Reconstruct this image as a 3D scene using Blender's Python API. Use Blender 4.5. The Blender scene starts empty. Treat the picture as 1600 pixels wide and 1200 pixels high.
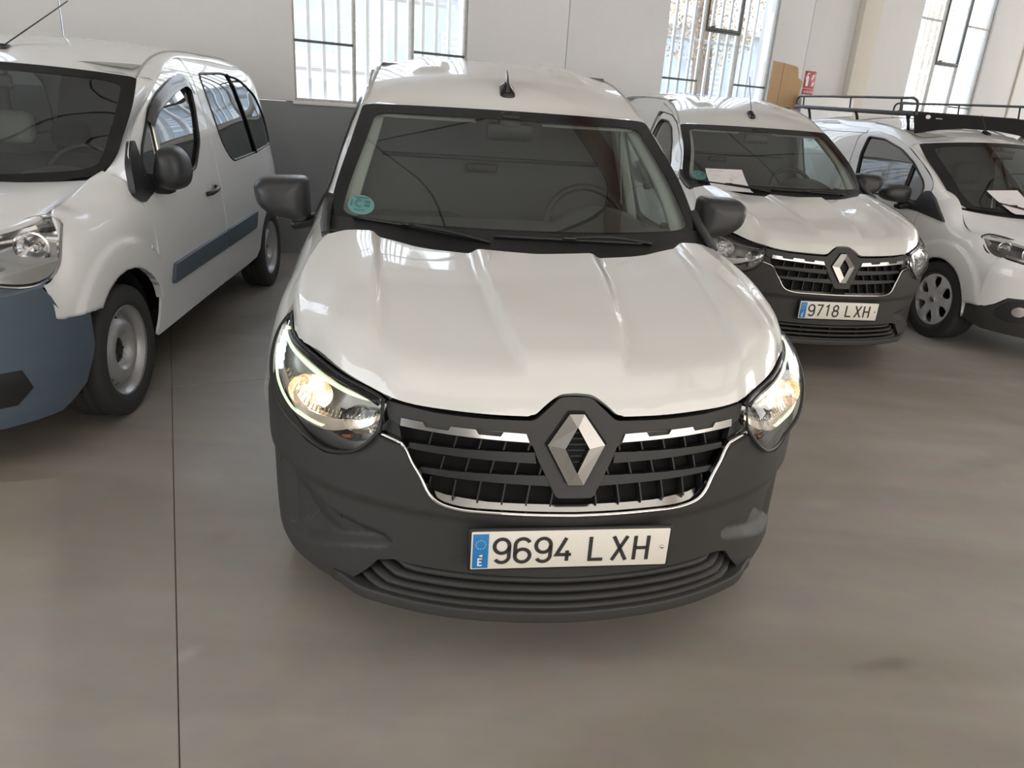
import bpy, math, random
import numpy as np
from mathutils import Vector, Matrix
from mathutils.geometry import delaunay_2d_cdt
rnd = random.Random(7)
SC = bpy.context.scene
COL = SC.collection
PI = math.pi
# ------------------------------------------------------------------ camera, light, exposure
def rad(d): return d * PI / 180
cd = bpy.data.cameras.new('camera'); CAM = bpy.data.objects.new('camera', cd); COL.objects.link(CAM)
cd.sensor_width = 36; cd.lens = 1136.03 / 1600 * 36; cd.clip_start = .05; cd.clip_end = 300
_p, _r = rad(20.498), rad(-3.780)
_F = Vector((0, math.cos(_p), -math.sin(_p))); _R = Vector((1, 0, 0)); _D = _F.cross(_R)
_R2 = _R * math.cos(_r) + _D * math.sin(_r); _D2 = _D * math.cos(_r) - _R * math.sin(_r)
CAM.matrix_world = Matrix(((_R2.x, -_D2.x, -_F.x, 0), (_R2.y, -_D2.y, -_F.y, 0), (_R2.z, -_D2.z, -_F.z, 1.4771), (0, 0, 0, 1)))
SC.camera = CAM
SC.view_settings.view_transform = 'Standard'; SC.view_settings.look = 'None'
SC.view_settings.gamma = 1; SC.view_settings.use_curve_mapping = False
SC.view_settings.exposure = 0.0
W = bpy.data.worlds.new('world'); SC.world = W; W.use_nodes = True
_n = W.node_tree.nodes; _l = W.node_tree.links
_tc = _n.new('ShaderNodeTexCoord'); _sep = _n.new('ShaderNodeSeparateXYZ'); _rp = _n.new('ShaderNodeValToRGB')
_l.new(_tc.outputs['Generated'], _sep.inputs[0]); _l.new(_sep.outputs['Z'], _rp.inputs[0])
_rp.color_ramp.elements[0].color = (1, .98, .95, 1); _rp.color_ramp.elements[1].color = (.55, .72, 1, 1)
_l.new(_rp.outputs[0], _n['Background'].inputs[0]); _n['Background'].inputs[1].default_value = 5.5

WYAW = rad(30); WP0 = Vector((-2.41, 7.29, 0))           # the back wall: a point of it and its direction
WU = Vector((math.cos(WYAW), math.sin(WYAW), 0)); WN = Vector((-math.sin(WYAW), math.cos(WYAW), 0))
def wall_pt(u, w, z): return WP0 + WU * u + WN * w + Vector((0, 0, z))
def area(name, u, w, z, sx, sy, power, col, rx=0, rz=0):
    d = bpy.data.lights.new(name, 'AREA'); d.shape = 'RECTANGLE'; d.size = sx; d.size_y = sy; d.energy = power; d.color = col
    o = bpy.data.objects.new(name, d); COL.objects.link(o); o.location = wall_pt(u, w, z)
    o.rotation_euler = (rx, 0, WYAW + rz); return o
# daylight through the open gate behind the photographer and an added overhead fill light above the aisle
area('gate_daylight', 2.0, -13.6, 2.6, 14.0, 5.0, 430, (1, .93, .85), rx=rad(90))
area('overhead_fill', -1.5, -8.6, 5.55, 15.0, 4.0, 142, (1, .95, .88))
area('side_gate_daylight', -9.2, -7.0, 2.2, 6.0, 3.6, 240, (.90, .96, 1), rx=rad(90), rz=rad(-90))
area('right_fill', 17.2, -6.0, 2.6, 9.0, 4.4, 540, (1, .98, .95), rx=rad(90), rz=rad(90))  # added fill from the right, brightens the side of the left van
sd = bpy.data.lights.new('sun', 'SUN'); sd.energy = 9.; sd.angle = rad(1.5); sd.color = (1, .95, .85); SUN = bpy.data.objects.new('sun', sd); COL.objects.link(SUN)
SUN.rotation_euler = (WU * .80 - WN * .05 - Vector((0, 0, .60))).to_track_quat('-Z', 'Y').to_euler()
# ------------------------------------------------------------------ helpers
class CS:
    """natural cubic spline through (x, y)"""
    def __init__(s, x, y):
        s.x = np.asarray(x, float); s.y = np.asarray(y, float); n = len(s.x); h = np.diff(s.x)
        A = np.eye(n); B = np.zeros((n,) + s.y.shape[1:])
        for i in range(1, n - 1):
            A[i, i - 1] = h[i - 1]; A[i, i] = 2 * (h[i - 1] + h[i]); A[i, i + 1] = h[i]
            B[i] = 6 * ((s.y[i + 1] - s.y[i]) / h[i] - (s.y[i] - s.y[i - 1]) / h[i - 1])
        s.m = np.linalg.solve(A, B)
    def __call__(s, t):
        t = np.asarray(t, float); sh = t.shape; t = np.clip(t.ravel(), s.x[0], s.x[-1])
        i = np.clip(np.searchsorted(s.x, t) - 1, 0, len(s.x) - 2); h = s.x[i + 1] - s.x[i]
        ex = (slice(None),) + (None,) * (s.y.ndim - 1)
        a = ((s.x[i + 1] - t) / h)[ex]; b = ((t - s.x[i]) / h)[ex]; hh = (h * h / 6)[ex]
        r = a * s.y[i] + b * s.y[i + 1] + ((a ** 3 - a) * s.m[i] + (b ** 3 - b) * s.m[i + 1]) * hh
        return r.reshape(sh + s.y.shape[1:])
class Tab:
    def __init__(s, ys, zs, V):
        s.V = np.asarray(V, float); s.by = CS(ys, np.eye(len(ys))); s.bz = CS(zs, np.eye(len(zs)))
    def __call__(s, y, z): return np.einsum('nk,kl,nl->n', s.by(y), s.V, s.bz(z))
class Net:
    """smooth surface through rows x cols x 3 control points, u along the rows, v along the columns, both 0..1"""
    def __init__(s, P):
        s.P = np.asarray(P, float); r, c = s.P.shape[:2]
        s.bu = CS(np.linspace(0, 1, r), np.eye(r)) if r > 2 else None; s.bv = CS(np.linspace(0, 1, c), np.eye(c)) if c > 2 else None
    def _b(s, b, t): return b(t) if b else np.stack([1 - t, t], -1)
    def __call__(s, u, v): return np.einsum('nk,klj,nl->nj', s._b(s.bu, np.asarray(u, float)), s.P, s._b(s.bv, np.asarray(v, float)))
def sst(t): t = np.clip(t, 0, 1); return t * t * (3 - 2 * t)
def curve(P, n):
    P = np.asarray(P, float); d = np.r_[0, np.cumsum(np.linalg.norm(np.diff(P, axis=0), axis=1))]
    return CS(d / d[-1], P)(np.linspace(0, 1, n))
def poly(P, n):                                            # piecewise linear resample
    P = np.asarray(P, float); d = np.r_[0, np.cumsum(np.linalg.norm(np.diff(P, axis=0), axis=1))]
    t = np.linspace(0, d[-1], n); return np.stack([np.interp(t, d, P[:, k]) for k in range(P.shape[1])], -1)
def rounded(P, r, n=5):
    P = [np.asarray(q, float) for q in P]; o = []; k = len(P)
    for i in range(k):
        a, b, c = P[i - 1], P[i], P[(i + 1) % k]; ri = r[i] if isinstance(r, (list, tuple)) else r
        if ri <= 0: o.append(b); continue
        d1 = (a - b) / np.linalg.norm(a - b); d2 = (c - b) / np.linalg.norm(c - b)
        ri = min(ri, .48 * np.linalg.norm(a - b), .48 * np.linalg.norm(c - b))
        for j in range(n + 1):
            t = j / n; o.append((b + d1 * ri) * (1 - t) ** 2 + 2 * t * (1 - t) * b + (b + d2 * ri) * t * t)
    return np.array(o)
def mirx(P): P = np.array(P, float); P[..., 0] *= -1; return P
def sym(H):                                                # half outline (x >= 0, from the axis round to the axis) -> closed outline
    H = np.asarray(H, float); M = mirx(H[::-1]); return np.r_[H, [q for q in M if q[0] < -1e-6]]

MATS = {}
def mat(name, col, rough=.5, metal=0., coat=0., var=.06, scale=18., bump=0., emit=None, estr=0., spec=.5):
    m = bpy.data.materials.new(name); m.use_nodes = True; nt = m.node_tree; b = nt.nodes['Principled BSDF']
    tc = nt.nodes.new('ShaderNodeTexCoord'); no = nt.nodes.new('ShaderNodeTexNoise'); no.inputs['Scale'].default_value = scale; no.inputs['Detail'].default_value = 4
    nt.links.new(tc.outputs['Object'], no.inputs['Vector'])
    mx = nt.nodes.new('ShaderNodeMix'); mx.data_type = 'RGBA'; c = np.array(col[:3])
    mx.inputs[6].default_value = (*np.clip(c * (1 - var), 0, 1), 1); mx.inputs[7].default_value = (*np.clip(c * (1 + var), 0, 1), 1)
    nt.links.new(no.outputs['Fac'], mx.inputs[0]); nt.links.new(mx.outputs[2], b.inputs['Base Color'])
    b.inputs['Roughness'].default_value = rough; b.inputs['Metallic'].default_value = metal; b.inputs['Specular IOR Level'].default_value = spec
    if coat: b.inputs['Coat Weight'].default_value = coat; b.inputs['Coat Roughness'].default_value = .02
    if bump:
        bp = nt.nodes.new('ShaderNodeBump'); bp.inputs['Strength'].default_value = bump; bp.inputs['Distance'].default_value = .002
        n2 = nt.nodes.new('ShaderNodeTexNoise'); n2.inputs['Scale'].default_value = scale * 30; nt.links.new(tc.outputs['Object'], n2.inputs['Vector'])
        nt.links.new(n2.outputs['Fac'], bp.inputs['Height']); nt.links.new(bp.outputs[0], b.inputs['Normal'])
    if emit: b.inputs['Emission Color'].default_value = (*emit, 1); b.inputs['Emission Strength'].default_value = estr
    MATS[name] = m; return m
def glass(name, tint, f0=.06, gcol=(1, 1, 1), rough=0.):
    m = bpy.data.materials.new(name); m.use_nodes = True; nt = m.node_tree; nt.nodes.remove(nt.nodes['Principled BSDF'])
    out = nt.nodes['Material Output']; tr = nt.nodes.new('ShaderNodeBsdfTransparent'); gl = nt.nodes.new('ShaderNodeBsdfGlossy')
    tr.inputs[0].default_value = (*tint, 1); gl.inputs[0].default_value = (*gcol, 1); gl.inputs['Roughness'].default_value = rough
    lw = nt.nodes.new('ShaderNodeLayerWeight'); lw.inputs[0].default_value = .5
    pw = nt.nodes.new('ShaderNodeMath'); pw.operation = 'POWER'; pw.inputs[1].default_value = 5; nt.links.new(lw.outputs['Facing'], pw.inputs[0])
    ma = nt.nodes.new('ShaderNodeMath'); ma.operation = 'MULTIPLY_ADD'; ma.inputs[1].default_value = 1 - f0; ma.inputs[2].default_value = f0; nt.links.new(pw.outputs[0], ma.inputs[0])
    mx = nt.nodes.new('ShaderNodeMixShader'); nt.links.new(ma.outputs[0], mx.inputs[0]); nt.links.new(tr.outputs[0], mx.inputs[1]); nt.links.new(gl.outputs[0], mx.inputs[2])
    nt.links.new(mx.outputs[0], out.inputs[0]); MATS[name] = m; return m

def link(o, parent=None):
    COL.objects.link(o)
    if parent is not None: o.parent = parent
    return o
def ob(name, V, F, m, parent=None, smooth=True, normals=None):
    me = bpy.data.meshes.new(name); me.from_pydata([tuple(map(float, v)) for v in V], [], [tuple(map(int, f)) for f in F]); me.materials.append(m)
    if smooth: me.polygons.foreach_set('use_smooth', [True] * len(me.polygons))
    me.update()
    if normals is not None: me.normals_split_custom_set_from_vertices([tuple(map(float, n)) for n in normals])
    return link(bpy.data.objects.new(name, me), parent)
def thing(name, label, cat, loc=(0, 0, 0), rz=0., group=None):
    o = bpy.data.objects.new(name, None); o.empty_display_size = .2; COL.objects.link(o); o.location = loc; o.rotation_euler = (0, 0, rz)
    return tag(o, label, cat, group)
def tag(o, label, cat, group=None):
    o['label'] = label; o['category'] = cat
    if group: o['group'] = group
    return o
def struct(o): o['kind'] = 'structure'; return o
def lab(o, label): o['label'] = label; return o

def inside(P, Q):
    Q = np.asarray(Q); x, y = P[:, 0], P[:, 1]; r = np.zeros(len(P), bool); n = len(Q)
    for i in range(n):
        x1, y1 = Q[i - 1]; x2, y2 = Q[i]
        c = (y1 > y) != (y2 > y)
        if c.any(): r ^= c & (x < (x2 - x1) * (y - y1) / (y2 - y1 + 1e-30) + x1)
    return r
def densify(Q, res):
    o = []; Q = np.asarray(Q, float)
    for i in range(len(Q)):
        a, b = Q[i], Q[(i + 1) % len(Q)]; k = max(1, int(math.ceil(np.linalg.norm(b - a) / res))); o += [a + (b - a) * j / k for j in range(k)]
    return np.array(o)
def segdist(P, Q):
    d = np.full(len(P), 9.)
    for i in range(len(Q)):
        a, b = Q[i - 1], Q[i]; ab = b - a; t = np.clip(((P - a) @ ab) / (ab @ ab + 1e-20), 0, 1); d = np.minimum(d, np.linalg.norm(P - a - t[:, None] * ab, axis=1))
    return d
REF = np.array([0, 2.2, .75])
def patch(name, outer, f, m, parent, holes=(), res=.03, lip=.012, out=None, off=0., scale=(1, 1), mir=False, smooth=True, lipr=0.):
    """a panel cut out of the surface f by a closed 2-D outline (and holes), its rim turned in by LIP; mir builds the mirrored panel too"""
    sc = np.array(scale, float); loops = [densify(np.asarray(q, float) * sc, res) for q in [outer] + list(holes)]
    lo, hi = loops[0].min(0), loops[0].max(0)
    gx, gy = np.meshgrid(np.arange(lo[0] + res * .5, hi[0], res), np.arange(lo[1] + res * .5, hi[1], res)); G = np.stack([gx.ravel(), gy.ravel()], -1)
    ok = inside(G, loops[0])
    for h in loops[1:]: ok &= ~inside(G, h)
    G = G[ok]
    for q in loops: G = G[segdist(G, q) > res * .45] if len(G) else G
    pts = np.r_[np.concatenate(loops), G]; E = []; k = 0
    for q in loops:
        n = len(q); E += [(k + i, k + (i + 1) % n) for i in range(n)]; k += n
    r = delaunay_2d_cdt([Vector(p) for p in pts], E, [], 0, 1e-7)
    pts = np.array([tuple(v) for v in r[0]]); T = np.array(r[2])
    c = pts[T].mean(1); ok = inside(c, loops[0])
    for h in loops[1:]: ok &= ~inside(c, h)
    T = T[ok]; D = pts / sc; e = 1e-4
    P = f(D[:, 0], D[:, 1]); pu = f(D[:, 0] + e, D[:, 1]) - f(D[:, 0] - e, D[:, 1]); pv = f(D[:, 0], D[:, 1] + e) - f(D[:, 0], D[:, 1] - e)
    N = np.cross(pu, pv); N /= np.linalg.norm(N, axis=1)[:, None] + 1e-20
    o = (P - REF) if out is None else np.broadcast_to(np.asarray(out, float), P.shape)
    if (N * o).sum() < 0: N = -N
    P = P + N * off
    fn = np.cross(P[T[:, 1]] - P[T[:, 0]], P[T[:, 2]] - P[T[:, 0]]); bad = (fn * N[T[:, 0]]).sum(1) < 0; T[bad] = T[bad][:, ::-1]
    V = [P]; NN = [N]; F = [tuple(t) for t in T]; base = len(P)
    if lip:
        cnt = {}
        for t in T:
            for a, b in ((t[0], t[1]), (t[1], t[2]), (t[2], t[0])): cnt[(a, b)] = 1
        for (a, b) in [q for q in cnt if (q[1], q[0]) not in cnt]:
            n = (N[a] + N[b]) / 2; d = P[b] - P[a]; s = np.cross(d, n); s /= np.linalg.norm(s) + 1e-20
            V.append(np.array([P[a], P[b], P[b] - N[b] * lip + s * lipr, P[a] - N[a] * lip + s * lipr])); NN.append(np.array([s, s, s, s]))
            F.append((base + 1, base, base + 3, base + 2)); base += 4
    V = np.concatenate(V); NN = np.concatenate(NN)
    o = ob(name, V, F, m, parent, smooth, NN if smooth else None)
    if mir: return o, ob(name, mirx(V), [q[::-1] for q in F], m, parent, smooth, mirx(NN) if smooth else None)
    return o
def gridmesh(name, G, m, parent, closed=False, smooth=True, capends=False, mir=False):
    G = np.asarray(G, float); r, c = G.shape[:2]; F = []
    for i in range(r - 1):
        for j in range(c if closed else c - 1): F.append((i * c + j, i * c + (j + 1) % c, (i + 1) * c + (j + 1) % c, (i + 1) * c + j))
    if capends: F += [tuple(range(c))[::-1], tuple((r - 1) * c + j for j in range(c))]
    V = G.reshape(-1, 3); o = ob(name, V, F, m, parent, smooth)
    if mir: return o, ob(name, mirx(V), [q[::-1] for q in F], m, parent, smooth)
    return o
def frames(P, up=(0, 0, 1)):
    P = np.asarray(P, float); T = np.gradient(P, axis=0); T /= np.linalg.norm(T, axis=1)[:, None] + 1e-20
    n = np.cross(T[0], up); n = n if np.linalg.norm(n) > 1e-6 else np.cross(T[0], (1, 0, 0)); n /= np.linalg.norm(n); A = []
    for t in T:
        n = n - t * (n @ t); n /= np.linalg.norm(n) + 1e-20; A.append((n, np.cross(t, n)))
    return T, A
def sweep(name, P, prof, m, parent, smooth=True, closed=False, mir=False, scale=None):
    P = np.asarray(P, float); prof = np.asarray(prof, float)
    Q = np.r_[P[-1:], P, P[:1]] if closed else P
    T, A = frames(Q); A = A[1:-1] if closed else A
    G = np.array([[p + a * q[0] * (1 if scale is None else scale[i]) + b * q[1] * (1 if scale is None else scale[i]) for q in prof] for i, (p, (a, b)) in enumerate(zip(P, A))])
    if closed: G = np.r_[G, G[:1]]
    return gridmesh(name, G, m, parent, True, smooth, not closed, mir)
def circ(r, n=10): return [(r * math.cos(2 * PI * k / n), r * math.sin(2 * PI * k / n)) for k in range(n)]
def tube(name, P, r, m, parent, n=10, **k): return sweep(name, P, circ(r, n), m, parent, **k)
def boxm(name, c, s, m, parent, bev=.0, rot=None, mir=False, seg=2):
    sx, sy, sz = (q / 2 for q in s)
    if bev <= 0:
        V = np.array([(x, y, z) for x in (-sx, sx) for y in (-sy, sy) for z in (-sz, sz)])
        F = [(0, 1, 3, 2), (4, 6, 7, 5), (0, 4, 5, 1), (2, 3, 7, 6), (0, 2, 6, 4), (1, 5, 7, 3)]
    else:
        b = min(bev, sx * .98, sy * .98, sz * .98); ring = rounded([(-sx, -sy), (sx, -sy), (sx, sy), (-sx, sy)], b, seg + 1); n = len(ring); L = []
        for k in range(seg + 1):
            a = k / seg * PI / 2; L.append((b * (1 - math.sin(a)), -sz + b * (1 - math.cos(a))))
        L = L + [(i, -z) for i, z in L[::-1]]; V = []; F = []
        for i, z in L:
            for q in ring: V.append((q[0] * (sx - i) / sx, q[1] * (sy - i) / sy, z))
        V = np.array(V); m_ = len(L)
        for k in range(m_ - 1):
            for j in range(n): F.append((k * n + j, k * n + (j + 1) % n, (k + 1) * n + (j + 1) % n, (k + 1) * n + j))
        F += [tuple(range(n))[::-1], tuple((m_ - 1) * n + j for j in range(n))]
    if rot is not None: V = V @ np.array(rot).T
    V = V + np.array(c); o = ob(name, V, F, m, parent, bev > 0)
    if mir: return o, ob(name, mirx(V), [q[::-1] for q in F], m, parent, bev > 0)
    return o
def rot(ax, d):
    return np.array(Matrix.Rotation(rad(d), 3, ax))
def lathe(name, prof, m, parent, c=(0, 0, 0), n=40, axis='X', smooth=True):
    G = []
    for r, h in prof:
        row = []
        for k in range(n):
            a = 2 * PI * k / n; p = (h, r * math.cos(a), r * math.sin(a)) if axis == 'X' else (r * math.cos(a), r * math.sin(a), h)
            row.append(np.array(p) + np.array(c))
        G.append(row)
    return gridmesh(name, G, m, parent, True, smooth)
def prism(name, P, f0, f1, m, parent, smooth=False):        # closed 2-D outline P placed by f0 (front) and f1 (back)
    A = np.array([f0(*p) for p in P]); B = np.array([f1(*p) for p in P]); n = len(P)
    F = [tuple(range(n)), tuple(range(2 * n - 1, n - 1, -1))] + [(i, n + i, n + (i + 1) % n, (i + 1) % n) for i in range(n)]
    return ob(name, np.r_[A, B], F, m, parent, smooth)
def join_data(parts):                                       # [(V, F)] -> V, F
    V = []; F = []; k = 0
    for v, f in parts:
        V += [tuple(q) for q in v]; F += [tuple(i + k for i in q) for q in f]; k += len(v)
    return V, F
# stroke lettering: every glyph is a set of centre lines in a box 0..0.6 wide, 0..1 high
def arc(cx, cy, rx, ry, a0, a1, n=14): return [(cx + rx * math.cos(rad(a0 + (a1 - a0) * k / n)), cy + ry * math.sin(rad(a0 + (a1 - a0) * k / n))) for k in range(n + 1)]
GLY = {
 '9': [arc(.29, .68, .25, .27, 0, 360, 26), [(.54, .68), (.54, .40)] + arc(.30, .29, .24, .24, 15, -150, 14)],
 '6': [arc(.29, .30, .25, .25, 0, 360, 26), [(.04, .30), (.04, .58)] + arc(.29, .70, .25, .25, 175, 25, 14)],
 '4': [[(.36, .95), (.06, .30), (.56, .30)], [(.42, .46), (.42, .05)]],
 '7': [[(.05, .95), (.52, .95), (.22, .05)]],
 '1': [[(.14, .80), (.33, .95), (.33, .05)]],
 '8': [arc(.29, .72, .20, .22, 0, 360, 26), arc(.29, .28, .24, .24, 0, 360, 26)],
 'L': [[(.08, .97), (.08, .08), (.54, .08)]],
 'X': [[(.05, .97), (.53, .03)], [(.53, .97), (.05, .03)]],
 'H': [[(.07, .97), (.07, .03)], [(.52, .97), (.52, .03)], [(.07, .50), (.52, .50)]],
 'E': [[(.5, .94), (.1, .94), (.1, .06), (.5, .06)], [(.1, .5), (.44, .5)]],
 'C': [arc(.33, .5, .28, .44, 45, 315, 18)],
}
def strokes(lines, w):
    V = []; F = []
    for L in lines:
        L = np.array(L, float); cl = np.linalg.norm(L[0] - L[-1]) < 1e-6
        T = np.gradient(L, axis=0) if not cl else np.roll(L[:-1], -1, 0) - np.roll(L[:-1], 1, 0)
        if cl: L = L[:-1]
        d = np.diff(np.r_[L, L[:1]] if cl else L, axis=0); d /= np.linalg.norm(d, axis=1)[:, None]; k = len(V); n = len(L)
        for i in range(n):
            a = d[i - 1] if (i > 0 or cl) else d[i]; b = d[i] if (i < n - 1 or cl) else d[i - 1]
            na = np.array([-a[1], a[0]]); nb = np.array([-b[1], b[0]]); mt = na + nb; mt /= np.linalg.norm(mt); s = w / 2 / max(.45, mt @ na)
            V += [L[i] + mt * s, L[i] - mt * s]
        for i in range(n if cl else n - 1):
            j = (i + 1) % n; F.append((k + 2 * i, k + 2 * i + 1, k + 2 * j + 1, k + 2 * j))
    return V, F
def lettering(name, text, place, h, w, adv, sw, m, parent):  # place(x, z) -> 3-D point
    x = 0
    for ch in text:
        if ch in GLY:
            v, f = strokes([[(x + q[0] * w / .6, q[1] * h) for q in L] for L in GLY[ch]], sw); ob(name, [place(*q) for q in v], f, m, parent, False)
        x += adv[ch] if isinstance(adv, dict) and ch in adv else (adv['*'] if isinstance(adv, dict) else adv)
def font_text(name, text, size, m, parent, M, ext=.0005):
    c = bpy.data.curves.new(name, 'FONT'); c.body = text; c.size = size; c.extrude = ext; c.align_x = 'CENTER'; c.align_y = 'CENTER'; c.resolution_u = 3
    t = bpy.data.objects.new('tmp', c); COL.objects.link(t); dg = bpy.context.evaluated_depsgraph_get(); me = bpy.data.meshes.new_from_object(t.evaluated_get(dg))
    bpy.data.objects.remove(t); me.name = name; me.materials.clear(); me.materials.append(m); o = link(bpy.data.objects.new(name, me), parent); o.matrix_local = M; return o

# ------------------------------------------------------------------ materials
M_white = mat('white_paint', (.70, .69, .665), .32, coat=1., var=.012, scale=3)
M_white2 = mat('cool_white_paint', (.83, .83, .83), .32, coat=1., var=.012, scale=3)
M_plastic = mat('charcoal_plastic', (.040, .039, .038), .52, bump=.25, scale=20, spec=.4)
M_bluegrey = mat('haze_tinted_bumper_plastic', (.080, .112, .145), .5, bump=.25, scale=20, spec=.4)  # blue lens-flare haze is mixed into the plastic's colour
M_mirror = mat('satin_black_plastic', (.028, .028, .03), .38, bump=.1)
M_black = mat('black_plastic', (.012, .012, .013), .45)
M_gloss = mat('gloss_black', (.008, .008, .009), .12)
M_void = mat('matte_black', (.006, .006, .006), .9)
M_chrome = mat('chrome', (.78, .77, .75), .06, 1., var=.02)
M_satin = mat('satin_chrome', (.55, .54, .52), .16, 1., var=.03)
M_brushed = mat('soft_chrome', (.44, .43, .41), .24, 1., var=.02)
M_reflector = mat('lamp_reflector', (.72, .72, .72), .14, 1., var=.05, scale=60)
M_lampgrey = mat('lamp_grey', (.16, .16, .165), .28, .6)
M_lampsil = mat('lamp_silver', (.46, .45, .44), .30, .45, var=.1, scale=60)
M_amber = mat('amber_lens', (.26, .075, .02), .2, coat=1.)
M_rubber = mat('tyre_rubber', (.032, .033, .034), .78, bump=.3, scale=25)
M_steel = mat('painted_steel_wheel', (.46, .46, .47), .35, .55, var=.05)
M_hubcap = mat('silver_hubcap', (.70, .71, .73), .38, .2, var=.04)
M_plate = mat('plate_white', (.80, .76, .68), .45, var=.02)
M_ink = mat('plate_black', (.03, .03, .03), .5)
M_blue = mat('plate_blue', (.02, .20, .50), .4)
M_star = mat('plate_star', (.75, .72, .45), .5)
M_wht = mat('print_white', (.85, .85, .85), .5)
M_head = mat('headliner', (.42, .42, .39), .9)
M_trim = mat('pale_grey_trim', (.40, .42, .39), .7)
M_dash = mat('dashboard_plastic', (.050, .051, .050), .6, bump=.2)
M_seat = mat('seat_fabric', (.055, .055, .057), .95, bump=.4)
M_bulk = mat('bulkhead', (.085, .082, .08), .6, var=.1)
M_screen = glass('windscreen_glass', (.78, .83, .80), .12)
M_sideg = glass('side_glass', (.62, .70, .68), .10)
M_dark = glass('tinted_glass', (.20, .22, .22), .26, (.93, .97, 1.))
M_lens = glass('clear_lens', (.95, .95, .95), .05)
M_pane = glass('window_pane', (.93, .95, .96), .05)
M_paper = mat('paper', (.80, .77, .78), .8, var=.02)
M_print = mat('faint_print', (.45, .43, .46), .8)
M_teal = mat('sticker_teal', (.22, .46, .47), .5, var=.05)
M_tealink = mat('sticker_ink', (.05, .16, .17), .5)
M_led = mat('daylight_led', (.8, 1, .7), .3, emit=(.80, 1., .62), estr=.95)
M_ledw = mat('white_led', (.9, .97, 1), .3, emit=(.86, .95, 1.), estr=.62)
M_bulb = mat('warm_bulb', (1, .8, .55), .3, emit=(1., .80, .55), estr=5.)
M_litrefl = mat('bulb_lit_reflector', (.86, .76, .64), .24, .8, var=.08, scale=70)  # reflector of the lit lamps, the bulb's warm glow put into its colour
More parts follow.
